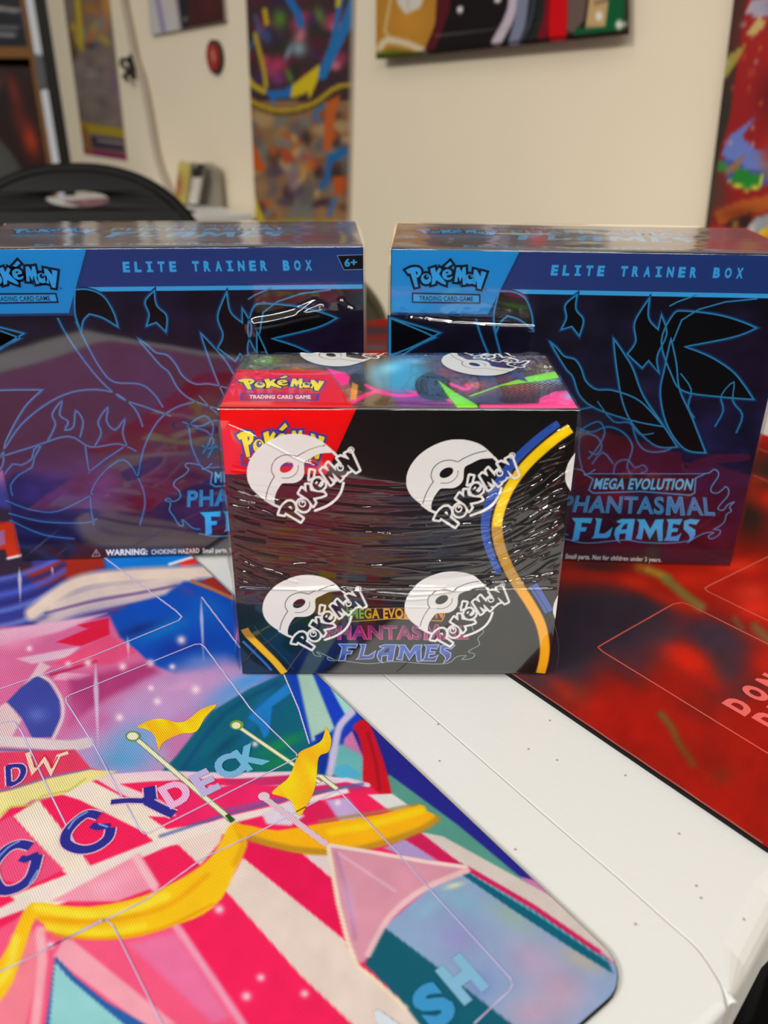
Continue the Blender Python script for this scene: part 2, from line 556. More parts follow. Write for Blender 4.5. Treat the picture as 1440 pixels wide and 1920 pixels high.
def slab(name, P, R, thick, mat, parent, z):
    """slab with rounded upper and lower edges; R is the edge radius at each outline vertex (outline counter-clockwise)"""
    P = np.array(P, float); n = len(P); R = np.array(R, float)[:, None]
    e = np.roll(P, -1, 0) - P; e /= np.linalg.norm(e, axis=1)[:, None] + 1e-12
    nn = np.stack([e[:, 1], -e[:, 0]], 1); m = nn + np.roll(nn, 1, 0); m /= np.linalg.norm(m, axis=1)[:, None] + 1e-12
    rings = []
    for k in range(6):
        a = k / 5 * math.pi / 2
        q = P - m * R * (1 - math.sin(a)); zz = z - R[:, 0] * (1 - math.cos(a))
        rings.append(np.column_stack([q, zz]))
    rings.append(np.column_stack([P, np.full(n, z - thick + .004)])); rings.append(np.column_stack([P - m * .004, np.full(n, z - thick)]))
    V = np.concatenate(rings); f = []
    for k in range(len(rings) - 1):
        for i in range(n):
            j = (i + 1) % n; f.append((k * n + i, (k + 1) * n + i, (k + 1) * n + j, k * n + j))
    for base, fl in ((0, False), ((len(rings) - 1) * n, True)):
        for t in tessellate_polygon([[Vector((*q[:2], 0)) for q in V[base:base + n]]]):
            f.append(tuple(base + i for i in t))
    return fix_normals(mesh_obj(name, V, f, mat, parent))


table = empty('folding_table', (0, 0, 0))
tag(table, 'white moulded plastic folding table under the playmats and boxes', 'table')
gap = np.array([.804, .594]) * .00022
right = [p + gap for p in SEAM] + [notch + near_dir * x for x in (.018, .046)] + [notch + near_dir * .046 + near_left * x for x in (.26, .55)] + [seam_far + far_dir * x for x in (.58, .3, .1)]
rr = [.0003] * (len(SEAM) - 6) + list(np.linspace(.0003, .003, 6)) + [.009] + [.010] * 6
left = [p - gap for p in SEAM[::-1]] + [seam_far - far_dir * x for x in (.1, .3, .44)] + [notch - near_left * x for x in (.44, .3, .06, .03)]
rl = rr[:len(SEAM)][::-1] + [.012] * 6 + [.004]
o = slab('tabletop_half', right, rr, .038, M_plastic, table, TT)
o = slab('tabletop_half', left, rl, .038, M_plastic, table, TT)
for q in (notch + near_dir * .54 + t_dir * .06, seam_far + far_dir * .5 - t_dir * .06, notch - near_left * .38 + t_dir * .06, seam_far - far_dir * .38 - t_dir * .06):
    tube('leg', [(q[0], q[1], TT - .037), (q[0], q[1], FLOOR)], .013, M_metal, table)

# ------------------------------------------------------------------ playmats


class Mat:
    def __init__(s, name, corner, a, b_, La, Lb, Afine, Bfine, thick, rad, off=0.):
        a = np.array(a) / np.hypot(*a); b_ = np.array(b_) / np.hypot(*b_)
        s.root = empty(name, (corner[0], corner[1], -thick))
        s.sf = Surf((0, 0, thick), (*a, 0), (*b_, 0), (0, 0, 1), (corner[0], corner[1], -thick), 0)
        st = .00062
        av = np.concatenate([np.arange(0, Afine, st), np.linspace(Afine, La, 60)])
        bv = np.concatenate([np.arange(0, Bfine, st), np.linspace(Bfine, Lb, 30)])
        U, V = np.meshgrid(av, bv)
        for (cu, cv, su, sv) in ((rad, rad, 1, 1), (La - rad, rad, -1, 1), (rad, Lb - rad, 1, -1), (La - rad, Lb - rad, -1, -1)):
            du, dv = (U - cu) * su, (V - cv) * sv
            m = (du < 0) & (dv < 0); L = np.hypot(du, dv); k = np.where(m & (L > rad), rad / np.maximum(L, 1e-9), 1)
            U = np.where(m, cu + du * k * su, U); V = np.where(m, cv + dv * k * sv, V)
        s.cv = Canvas(s.sf, U, V)
        ol = []
        for cu, cv, a0 in ((rad, rad, math.pi), (La - rad, rad, 1.5 * math.pi), (La - rad, Lb - rad, 0), (rad, Lb - rad, .5 * math.pi)):
            ol += list(ell(cu, cv, rad + .0004, rad + .0004, a0=a0, a1=a0 + math.pi / 2, n=8))
        prism('rubber_base', ol, -thick, -.0004, M_rubber, s.root, lambda u, v, w: s.sf.loc(u, v, w))


# ---- left playmat: a striped circus tent under a night sky, printed cloth
LM = Mat('playmat', (.0751, .1574), (-.598, .801), (-.801, -.598), .63, .36, .40, .31, .0018, .012)
c = LM.cv
tag(LM.root, 'colourful playmat printed with a pink striped circus tent, left on the table', 'playmat')
c.c[:] = (205, 120, 175)
c.poly([(-300, 900), (500, 900), (470, 1180), (300, 1200), (-300, 1330)], (62, 62, 150), 60)
# swirling dark blue upper left, red sleeves
c.poly([(-80, 940), (60, 960), (60, 1075), (-80, 1110)], (52, 38, 62), 12)
c.poly([(-60, 985), (27, 977), (40, 1040), (15, 1048), (10, 1030), (-60, 1035)], (206, 52, 22), 5)
c.poly([(-10, 1000), (8, 993), (10, 1020), (-10, 1028)], (165, 105, 165), 5)
c.line([(15, 1047), (41, 1041)], 5, (235, 215, 225), 3)
c.poly([(40, 1070), (190, 1030), (200, 1062), (130, 1085), (70, 1100)], (165, 42, 30), 12)
c.poly([(190, 1030), (370, 1030), (330, 1062), (200, 1068)], (10, 120, 220), 10)
c.poly([(330, 1055), (400, 1035), (380, 1055), (345, 1063)], (225, 40, 40), 5)
c.line([(318, 1058), (350, 1048), (370, 1042)], 5, (240, 235, 235), 4)
for k, (y0, y1, cc) in enumerate([(1082, 1062, (90, 105, 215)), (1097, 1080, (40, 50, 130)), (1112, 1092, (75, 95, 210)), (1128, 1108, (45, 45, 125)),
                                  (1142, 1120, (95, 115, 215)), (1155, 1135, (50, 60, 160)), (1170, 1150, (110, 125, 210))]):
    c.line([(-60, y0 + 14), (20, y0), (80, y1), (120, y1 - 22)], 9, cc, 7, .9, 4)
# soft scalloped ribbon of cream cloud across the top
c.line([(60, 1150), (140, 1095), (230, 1080), (330, 1075), (395, 1072)], 26, (238, 214, 200), 12, 1, 5)
c.line([(100, 1140), (180, 1112), (270, 1100), (350, 1088)], 30, (240, 218, 204), 18, .9, 5)
c.line([(80, 1172), (140, 1145), (230, 1126), (310, 1112)], 22, (232, 208, 205), 14, .8, 5)
c.line([(85, 1150), (170, 1128), (260, 1112), (330, 1098)], 5, (98, 66, 135), 5, .75, 5)
c.line([(120, 1168), (215, 1142), (300, 1126)], 7, (75, 60, 140), 6, .8, 4)
# big blue cloth
c.poly([(203, 1160), (240, 1135), (310, 1115), (345, 1090), (400, 1090), (440, 1130), (440, 1200), (560, 1262), (500, 1290), (430, 1258), (330, 1265), (285, 1245), (260, 1225), (225, 1195)], (12, 78, 192), 10)
c.blob(300, 1180, 70, 20, (10, 130, 215), .7, -.3); c.blob(260, 1180, 55, 12, (28, 40, 120), .8, -.35)
c.blob(340, 1215, 60, 20, (28, 45, 150), .7, -.2); c.blob(390, 1140, 45, 30, (20, 110, 215), .6, .4); c.blob(350, 1107, 25, 10, (60, 75, 175), .9, .4)
c.line([(360, 1090), (400, 1105), (437, 1122)], 7, (190, 110, 70), 3); c.poly([(375, 1090), (400, 1082), (437, 1118)], (165, 45, 35), 3)
# pink, red and white drapes
c.poly([(-100, 1180), (95, 1172), (205, 1155), (225, 1195), (262, 1225), (290, 1260), (200, 1300), (-100, 1330)], (222, 105, 160), 10)
c.poly([(-60, 1190), (105, 1165), (200, 1150), (110, 1185), (-60, 1225)], (236, 180, 210), 9)
c.poly([(105, 1204), (203, 1163), (206, 1190), (150, 1212)], (232, 24, 66), 4)
c.poly([(145, 1172), (205, 1158), (204, 1176), (160, 1178)], (226, 30, 70), 4)
c.poly([(30, 1235), (150, 1212), (130, 1232), (60, 1245)], (232, 190, 215), 6)
c.poly([(150, 1218), (205, 1190), (258, 1222), (210, 1245), (130, 1250), (100, 1245)], (238, 82, 130), 6)
c.poly([(110, 1260), (170, 1265), (150, 1275), (100, 1275)], (240, 170, 205), 6)
c.poly([(130, 1275), (190, 1262), (280, 1240), (300, 1262), (200, 1310), (130, 1360)], (175, 55, 120), 20, .9)
c.line([(95, 1265), (130, 1255), (180, 1240)], 5, (190, 40, 90), 4)
c.blob(30, 1205, 60, 16, (240, 150, 190), .8, -.25); c.blob(0, 1245, 50, 25, (230, 120, 170), .6)
# evening sky
c.poly([(120, 1390), (190, 1330), (310, 1260), (420, 1235), (540, 1262), (480, 1290), (330, 1350), (300, 1390), (330, 1450), (150, 1460)], (196, 150, 205), 40)
c.blob(250, 1390, 60, 40, (105, 165, 220), .95, -.3); c.blob(380, 1240, 45, 18, (120, 150, 220), .6); c.blob(420, 1310, 60, 25, (110, 160, 225), .9, -.5)
c.blob(230, 1425, 60, 30, (95, 160, 215), .95); c.blob(340, 1285, 40, 12, (228, 165, 215), .6, -.2); c.blob(180, 1355, 40, 24, (205, 90, 155), .7, -.4)
c.blob(130, 1345, 30, 40, (210, 100, 160), .7); c.blob(470, 1275, 60, 18, (70, 150, 225), .9, -.4)
# plain blue dome with a cream rim (lower left)
c.poly([(-10, 1330), (10, 1318), (40, 1290), (62, 1262), (75, 1240), (95, 1250), (75, 1268), (30, 1325), (15, 1345)], (236, 190, 205), 5)
c.poly([(12, 1316), (40, 1288), (70, 1266), (92, 1280), (112, 1312), (114, 1345), (98, 1382), (60, 1384), (40, 1345)], (62, 72, 165), 4)
c.line([(70, 1264), (95, 1278), (115, 1312), (117, 1345), (100, 1384)], 6, (225, 205, 215), 3, 1, 4); c.blob(70, 1340, 22, 16, (100, 120, 210), .7)
c.poly([(-60, 1335), (25, 1330), (40, 1350), (20, 1385), (-60, 1400)], (225, 195, 200), 6)
c.line([(-30, 1388), (60, 1393), (128, 1398), (165, 1392)], 20, (222, 205, 210), 4, 1, 4); c.line([(-30, 1404), (60, 1408), (130, 1412)], 4, (110, 105, 150), 3)
# teal hills
c.poly([(300, 1450), (330, 1418), (395, 1335), (470, 1290), (545, 1258), (600, 1390), (650, 1480), (330, 1462)], (12, 98, 125), 6)
c.blob(520, 1300, 20, 60, (20, 80, 130), .7, .3); c.blob(480, 1340, 12, 50, (25, 110, 190), .8, .5); c.blob(530, 1395, 60, 14, (22, 140, 80), .9, -.4)
c.blob(520, 1430, 60, 18, (18, 130, 85), .95, -.15); c.blob(420, 1400, 40, 10, (8, 70, 100), .8, -.7); c.blob(360, 1440, 30, 12, (10, 85, 130), .7, -.6)
c.line([(340, 1445), (420, 1340), (520, 1280)], 8, (14, 72, 120), 8, .7, 4)
c.poly([(465, 1345), (505, 1308), (540, 1280), (545, 1300), (510, 1325), (505, 1375), (495, 1385), (485, 1360)], (28, 125, 205), 5)
# right hand ribbons
c.poly([(535, 1255), (600, 1255), (655, 1330), (640, 1420), (600, 1430), (578, 1390), (555, 1320)], (18, 66, 190), 5)
c.poly([(556, 1258), (584, 1258), (628, 1365), (605, 1385), (585, 1390)], (168, 205, 190), 7)
c.poly([(586, 1258), (612, 1268), (700, 1345), (660, 1370), (632, 1400), (628, 1365)], (22, 62, 195), 5)
c.poly([(605, 1262), (620, 1268), (672, 1325), (650, 1345)], (160, 215, 205), 5)
c.poly([(590, 1415), (640, 1395), (685, 1420), (690, 1470), (640, 1465), (610, 1440)], (105, 180, 185), 9)
c.poly([(620, 1440), (650, 1432), (680, 1455), (640, 1462)], (80, 175, 215), 6)
c.poly([(590, 1380), (612, 1368), (620, 1440), (600, 1455)], (20, 50, 160), 5)
c.poly([(660, 1370), (700, 1345), (900, 1545), (1000, 1650), (960, 1640), (860, 1570), (735, 1475), (690, 1440)], (36, 36, 140), 4)
c.poly([(730, 1452), (860, 1548), (1060, 1715), (960, 1670), (830, 1600), (700, 1510), (700, 1480)], (84, 150, 138), 5)
c.line([(660, 1336), (637, 1362), (628, 1400), (618, 1450)], 13, (202, 192, 228), 5, 1, 4)
c.poly([(662, 1362), (682, 1349), (697, 1367), (720, 1430), (735, 1490), (728, 1503), (692, 1480), (680, 1465), (680, 1420), (672, 1380)], (205, 18, 38), 3, 1, 3)
c.line([(690, 1375), (705, 1430), (712, 1480)], 5, (140, 8, 35), 6, .7)
# ---- the tent
c.poly([(-200, 1560), (60, 1508), (210, 1452), (400, 1450), (560, 1452), (690, 1470), (830, 1600), (1130, 1790), (900, 2500), (-300, 2500)], (244, 32, 92), 3)
c.poly([(-200, 1420), (140, 1405), (170, 1440), (210, 1448), (60, 1500), (-200, 1560)], (228, 60, 100), 4)
c.poly([(200, 1452), (300, 1445), (430, 1449), (560, 1446), (660, 1462), (560, 1468), (420, 1459), (300, 1464)], (238, 205, 222), 3)
c.poly([(420, 1462), (560, 1452), (700, 1478), (640, 1490), (540, 1490), (430, 1480)], (205, 45, 105), 4)
c.line([(395, 1476), (480, 1478), (560, 1474), (650, 1462), (690, 1472)], 8, (228, 205, 228), 3)
# roof stripes
c.poly([(25, 1530), (72, 1500), (160, 1610), (190, 1660), (60, 1720), (20, 1680), (125, 1640)], (240, 226, 210), 3)
c.poly([(118, 1490), (165, 1461), (222, 1490), (312, 1555), (440, 1535), (440, 1560), (300, 1590), (270, 1560), (150, 1500)], (240, 226, 212), 3)
c.poly([(175, 1458), (215, 1450), (330, 1462), (270, 1466), (225, 1470), (300, 1500), (350, 1530), (310, 1530), (220, 1485)], (238, 210, 215), 4)
c.poly([(-60, 1575), (20, 1530), (120, 1630), (60, 1660), (-60, 1640)], (242, 80, 130), 4)
c.poly([(310, 1500), (440, 1470), (560, 1475), (440, 1532), (340, 1545)], (240, 38, 105), 4)
c.poly([(240, 1500), (305, 1510), (320, 1532), (265, 1530)], (238, 226, 212), 3)
# eaves
c.poly([(-200, 1760), (-20, 1712), (70, 1668), (165, 1625), (300, 1572), (430, 1530), (560, 1500), (650, 1476), (655, 1486), (560, 1512), (430, 1545), (330, 1580), (160, 1655), (60, 1700), (-200, 1795)], (238, 222, 218), 4)
c.line([(300, 1568), (430, 1525), (560, 1492), (680, 1470)], 6, (80, 100, 170), 4, .8); c.line([(420, 1518), (520, 1498)], 5, (120, 90, 170), 4, .7)
c.line([(-60, 1490), (20, 1480), (100, 1455), (172, 1443)], 4, (120, 120, 165), 3)
c.poly([(-60, 1555), (-60, 1498), (20, 1482), (90, 1460), (170, 1443), (218, 1446), (190, 1458), (140, 1476), (118, 1490), (60, 1500), (40, 1512), (20, 1513), (0, 1535)], (238, 226, 150), 4)
c.line([(0, 1528), (20, 1512), (58, 1510), (80, 1492), (130, 1482), (160, 1460)], 3, (205, 195, 70), 3)
# striped lower wall
c.poly([(330, 1580), (392, 1560), (420, 1552), (412, 1580), (375, 1622)], (236, 214, 206), 3)
c.poly([(95, 1690), (262, 1600), (300, 1660), (220, 1690), (120, 1690)], (244, 150, 178), 6)
c.blob(200, 1660, 60, 20, (246, 175, 195), .7, -.4); c.line([(255, 1608), (290, 1665)], 14, (248, 190, 205), 6, .9)
c.poly([(417, 1663), (438, 1640), (455, 1608), (645, 1762), (668, 1806), (700, 1830), (900, 2010), (760, 2010), (660, 1920), (563, 1828)], (228, 210, 202), 4)
c.poly([(567, 1600), (617, 1600), (622, 1650), (600, 1630)], (226, 208, 212), 4)
c.poly([(463, 1580), (560, 1598), (600, 1628), (622, 1648), (648, 1762), (456, 1606)], (232, 22, 85), 3)
c.poly([(520, 1530), (600, 1500), (640, 1530), (570, 1545)], (222, 30, 88), 3)
c.poly([(490, 1525), (545, 1500), (570, 1530), (545, 1548), (500, 1545)], (222, 210, 228), 6)
c.poly([(610, 1500), (650, 1495), (685, 1535), (640, 1545)], (190, 165, 215), 8)
c.poly([(690, 1490), (735, 1488), (780, 1520), (730, 1520)], (222, 222, 222), 4)
c.poly([(720, 1590), (760, 1570), (845, 1632), (800, 1625)], (175, 150, 205), 8)
c.poly([(755, 1572), (790, 1558), (900, 1640), (860, 1635)], (205, 30, 88), 3)
c.poly([(788, 1560), (830, 1568), (1040, 1684), (1080, 1690), (1190, 1790), (1165, 1815), (1125, 1782), (1090, 1770), (880, 1632)], (210, 198, 194), 4)
# lower left tent opening
c.poly([(-100, 1800), (60, 1705), (110, 1740), (205, 1762), (320, 1730), (345, 1745), (480, 1960), (400, 2200), (-100, 2200)], (246, 88, 132), 8)
c.poly([(60, 1745), (85, 1760), (30, 2000), (-60, 2000)], (244, 130, 150), 8)
c.poly([(120, 1760), (135, 1762), (330, 1920), (280, 1930), (100, 1795)], (248, 165, 185), 8); c.line([(75, 1745), (80, 1800), (66, 1920)], 18, (250, 178, 190), 6, .9)
c.poly([(240, 1770), (330, 1748), (430, 1905), (400, 1920)], (232, 120, 172), 16, .8)
c.line([(330, 1735), (395, 1830), (462, 1930)], 14, (240, 165, 195), 8, .9)
c.poly([(103, 1792), (140, 1830), (200, 1878), (290, 1930), (60, 2040), (84, 1930)], (40, 95, 170), 4)
c.poly([(103, 1803), (130, 1835), (195, 1890), (250, 1935), (80, 2040), (92, 1930)], (148, 210, 215), 4)
# yellow bunting
YB = [(57, 1693), (110, 1697), (167, 1700), (240, 1688), (300, 1667), (360, 1635), (400, 1602), (425, 1555), (438, 1543), (455, 1548), (463, 1585), (440, 1635), (417, 1683), (380, 1715), (333, 1733), (265, 1755), (200, 1762), (130, 1758), (90, 1742), (67, 1722), (52, 1760), (33, 1817), (10, 1865), (-60, 1930), (-60, 1830), (0, 1800), (33, 1733)]
c.poly(YB, (250, 196, 22), 4, 1, 2)
c.line([(70, 1702), (160, 1715), (240, 1705), (310, 1680)], 16, (248, 226, 60), 9, .9, 4)
c.line([(75, 1722), (160, 1728), (240, 1720), (320, 1695), (390, 1640)], 8, (238, 160, 14), 8, .8, 4)
c.line([(90, 1740), (190, 1748), (270, 1736)], 12, (246, 224, 50), 9, .9, 4); c.line([(100, 1754), (200, 1760), (300, 1742), (400, 1695)], 5, (230, 150, 10), 5, .8, 4)
c.line([(30, 1760), (15, 1820), (-20, 1860)], 16, (246, 226, 70), 10, .9, 3); c.line([(445, 1550), (455, 1585), (440, 1620)], 10, (215, 150, 15), 10, .7, 3)
c.poly([(437, 1547), (470, 1548), (520, 1557), (607, 1543), (713, 1527), (787, 1508), (800, 1520), (823, 1537), (780, 1563), (713, 1587), (613, 1603), (547, 1597), (463, 1573)], (246, 178, 16), 4, 1, 2)
c.line([(470, 1572), (550, 1592), (640, 1597), (720, 1580), (790, 1555), (820, 1535)], 12, (178, 132, 40), 7, .8, 4)
c.line([(620, 1560), (700, 1545), (790, 1520)], 14, (250, 208, 20), 8, .9, 3); c.line([(600, 1540), (710, 1522), (780, 1508)], 6, (160, 132, 70), 5, .8, 3)
# pink pennant and bottom right
c.poly([(700, 1763), (733, 1725), (800, 1668), (872, 1636), (905, 1655), (1100, 1782), (1200, 1830), (1140, 2000), (900, 2020), (690, 1812)], (140, 165, 205), 8)
c.blob(870, 1690, 40, 22, (125, 175, 200), .8, .6); c.blob(860, 1760, 45, 40, (150, 150, 205), .9, .6); c.blob(1000, 1800, 70, 50, (175, 160, 195), .95, .6)
c.blob(960, 1720, 60, 26, (150, 178, 175), .9, .6); c.blob(1050, 1860, 60, 60, (186, 160, 186), .95); c.blob(1000, 1900, 60, 40, (184, 158, 186), .9); c.blob(1090, 1800, 50, 18, (185, 178, 165), .9, .5)
c.blob(800, 1705, 40, 12, (135, 180, 210), .8, -.6); c.blob(900, 1850, 30, 40, (120, 140, 200), .7, .6)
c.poly([(720, 1738), (880, 1858), (985, 1940), (985, 2020), (860, 2020), (760, 1885), (684, 1808), (700, 1764)], (16, 92, 114), 3)
c.poly([(866, 1640), (880, 1636), (1010, 1712), (1139, 1798), (1150, 1826), (1070, 1777), (960, 1705)], (10, 96, 122), 3)
c.line([(880, 1636), (1010, 1716), (1139, 1802)], 3, (120, 190, 205), 2, .8)
c.line([(876, 1628), (1000, 1700), (1122, 1784)], 9, (205, 30, 92), 3); c.poly([(800, 1595), (830, 1598), (885, 1630), (870, 1636)], (205, 26, 88), 3)
c.poly([(613, 1583), (700, 1597), (872, 1622), (878, 1634), (793, 1672), (733, 1722), (702, 1764), (684, 1803), (664, 1808), (650, 1760), (633, 1693)], (216, 148, 170), 3)
c.line([(614, 1584), (700, 1598), (800, 1616), (874, 1626)], 7, (238, 212, 205), 3); c.line([(616, 1590), (634, 1693), (652, 1765), (670, 1812), (700, 1835), (760, 1890)], 8, (240, 222, 196), 3)
c.line([(876, 1632), (793, 1668), (730, 1720), (690, 1790)], 11, (232, 190, 195), 4, 1, 4); c.line([(630, 1600), (650, 1670), (666, 1760)], 7, (180, 125, 165), 6, .8); c.line([(635, 1600), (740, 1670)], 5, (228, 180, 205), 5, .8)
c.blob(655, 1690, 12, 50, (210, 165, 205), .7, -.2); c.blob(852, 1660, 22, 6, (225, 225, 180), .9, -.25)
# lower corners beyond the frame
c.noise(40, .05, 3)
# soft starry dots
for x, y, r in [(340, 1200, 6), (323, 1250, 4), (282, 1243, 5), (230, 1250, 5), (165, 1243, 5), (367, 1293, 6), (295, 1315, 5), (283, 1290, 4), (224, 1345, 5), (411, 1705, 6), (489, 1833, 5), (462, 1868, 6), (571, 1863, 5), (95, 1772, 5), (633, 1505, 4), (128, 1245, 4), (478, 1395, 4), (805, 1855, 5), (55, 1216, 4)]:
    c.blob(x, y, r * 1.6, r * 1.6, (255, 225, 240), .95)
for x, y0, y1, w in [(37, 1064, 1130, 7), (180, 1240, 1400, 9), (240, 1193, 1235, 5), (378, 1120, 1240, 6), (98, 1062, 1080, 4)]:
    c.poly([(x - 1, y0), (x + w / 2, (y0 * 2 + y1) / 3), (x + (4 if y1 - y0 > 100 else 1), y1), (x - w / 2, (y0 * 2 + y1) / 3)], (225, 215, 245), 3, .8)
c.mesh('cloth_top', M_cloth, LM.root)

ink = Ink(LM.sf, 1e-4, 3e-5)
S = LM.sf
mm = lambda px_, x, y: px_ * .0001736 * 1.0


def pxw(sf, w, x, y):                                 # print width of w pixels at a place
    a = sf.uv(x, y); b_ = sf.uv(x + w, y); return np.hypot(*(b_ - a))


def IP(pts): return S.uvs(pts)
def IS(pts, w, col, layer=0, sm=0, closed=False, taper=0):
    P = np.array(pts, float)
    if sm: P = spline(P, sm, closed)
    ink.stroke(S.uvs(P), pxw(S, w, *P[len(P) // 2]), col, layer, 0, closed, taper)


YEL = lambda u, v: (252, 204 + 22 * math.sin(u * 700 + v * 300), 24)
ink.poly(IP(spline([(257, 1364), (278, 1352), (303, 1348), (332, 1355), (352, 1350), (378, 1330), (406, 1322), (385, 1345), (368, 1372), (342, 1376), (318, 1385), (303, 1396), (298, 1408), (290, 1380), (275, 1368)], 4, True)), YEL, 2)
ink.poly(IP(spline([(611, 1364), (621, 1387), (616, 1410), (598, 1420), (594, 1453), (590, 1480), (580, 1502), (563, 1530), (552, 1518), (546, 1503), (528, 1494), (510, 1488), (522, 1475), (540, 1460), (552, 1435), (561, 1412), (585, 1400), (602, 1390), (608, 1376)], 4, True)), YEL, 4)
for (a, b_, w0) in [((250, 1381), (436, 1540), 8), ((441, 1359), (600, 1468), 6), ((600, 1455), (632, 1480), 7)]:
    IS([a, b_], w0 + 4, (120, 150, 95), 1); IS([a, b_], w0, (236, 232, 205), 2)
IS([(425, 1528), (437, 1541)], 9, (40, 85, 40), 3)
ink.poly(IP(ell(249, 1381, 14, 10)), (120, 145, 80), 3); ink.poly(IP(ell(249, 1381, 10.5, 7)), (238, 234, 205), 4)
ink.poly(IP(ell(444, 1360, 13, 9)), (120, 160, 60), 3); ink.poly(IP(ell(443, 1361, 8, 6)), (232, 235, 205), 4)
IS([(492, 1494), (540, 1530), (612, 1584)], 12, (222, 190, 208), 3); ink.poly(IP(ell(495, 1494, 11, 8)), (226, 200, 215), 4)
ink.build('printed_flags', M_cloth, LM.root)

ink = Ink(S, 2.6e-4, 2e-5)
NAVY = (44, 46, 148); kk = 0
HL = (120, 150, 225)
for pts, w in [([(186, 1531), (165, 1527), (143, 1541), (125, 1563), (125, 1583), (150, 1594), (178, 1590), (202, 1573), (208, 1553)], 19),
               ([(58, 1588), (35, 1584), (10, 1596), (-14, 1630), (0, 1668), (30, 1667), (58, 1645), (71, 1604)], 20),
               ([(280, 1476), (282, 1496), (283, 1502)], 22), ([(208, 1505), (240, 1502), (275, 1503)], 12), ([(275, 1503), (300, 1516), (326, 1528)], 19),
               ([(15, 1438), (38, 1437), (44, 1448), (36, 1464), (18, 1474)], 10), ([(15, 1436), (17, 1474)], 9)]:
    IS(pts, w + 5, (238, 190, 212), 0, 4); IS(pts, w, NAVY, 1 + kk, 4); kk += .25
for pts, w in [([(206, 1550), (182, 1552), (172, 1548)], 14), ([(72, 1603), (48, 1613), (38, 1610)], 14)]:
    IS(pts, w, NAVY, 4)
for pts in ([(165, 1523), (142, 1537), (128, 1556)], [(38, 1578), (16, 1590), (-5, 1612)], [(203, 1552), (185, 1546)], [(55, 1660), (72, 1632)]):
    IS(pts, 4, HL, 5, 4)
IS([(52, 1412), (62, 1448), (84, 1424), (96, 1450), (110, 1418), (128, 1412)], 9, (240, 210, 190), 0)
IS([(60, 1420), (68, 1440), (84, 1416), (98, 1440), (108, 1420)], 3, (225, 40, 70), 1)
ink.build('tent_lettering', M_cloth, LM.root)

ink = Ink(S, 3.4e-4, 2e-5)


def mat_text(sf, ink, st, x, y, hpx, col, wid, bold=.03, rd=-1, layer=0, slant=0):
    """a letter lying on the mat: reading along -b (or +b), letter-up along a"""
    o = sf.uv(x, y); h = pxw(sf, hpx, x, y); w = h * wid
    r = np.array([0, rd * 1.]); u = np.array([1., 0])
    q = [o - r * w / 2 - u * h / 2, o + r * w / 2 - u * h / 2, o + r * w / 2 + u * h / 2, o - r * w / 2 + u * h / 2]
    ink.text(st, q, col, layer, bold)


for kk, (st, x, y, col) in enumerate([('D', 330, 1488, (236, 180, 222)), ('E', 384, 1468, (190, 180, 228)), ('C', 428, 1438, (120, 180, 225)), ('K', 470, 1420, (110, 185, 225))]):
    mat_text(S, ink, st, x, y, 64, col, .76 if st != 'E' else .6, .05, -1, kk)
ink.build('zone_lettering', M_cloth, LM.root)
for st, x, y, col in [('T', 530, 2060, (220, 225, 235)), ('R', 610, 2020, (220, 225, 235)), ('A', 730, 1930, (215, 225, 238)), ('S', 813, 1885, (60, 150, 208)), ('H', 866, 1836, (130, 185, 220))]:
    mat_text(S, ink, st, x, y, 84, col, .74, .06)
ink.build('zone_lettering', M_cloth, LM.root)

ink = Ink(S, 2.2e-4, 0)
ZL = (206, 196, 238)
for pts in [[(120, 990), (330, 1146), (341, 1157), (335, 1164), (180, 1228), (90, 1262), (-60, 1312)],
            [(-30, 1360), (25, 1352), (40, 1372), (58, 1410), (95, 1490), (148, 1597), (156, 1606)],
            [(131, 1304), (365, 1209), (376, 1208), (384, 1214), (470, 1330), (556, 1414), (558, 1420), (550, 1425), (280, 1562), (270, 1564), (262, 1556), (177, 1400), (124, 1316), (124, 1309), (131, 1304)],
            [(-60, 1850), (60, 1795), (185, 1728), (200, 1726), (212, 1736), (303, 1920), (350, 2010)],
            [(90, 1778), (270, 1690), (380, 1610), (480, 1563), (625, 1486), (634, 1484), (642, 1490), (757, 1613), (820, 1684), (955, 1832), (961, 1846), (955, 1858), (889, 1920)],
            [(378, 1120), (450, 1215), (530, 1260), (560, 1330), (580, 1395)]]:
    for a, b_ in zip(pts[:-1], pts[1:]):
        mx_, my_ = (a[0] + b_[0]) / 2, (a[1] + b_[1]) / 2
        ink.stroke(S.uvs([a, b_]), pxw(S, 2.6, mx_, my_), ZL, 0)
    ink.build('zone_line', M_cloth, LM.root)

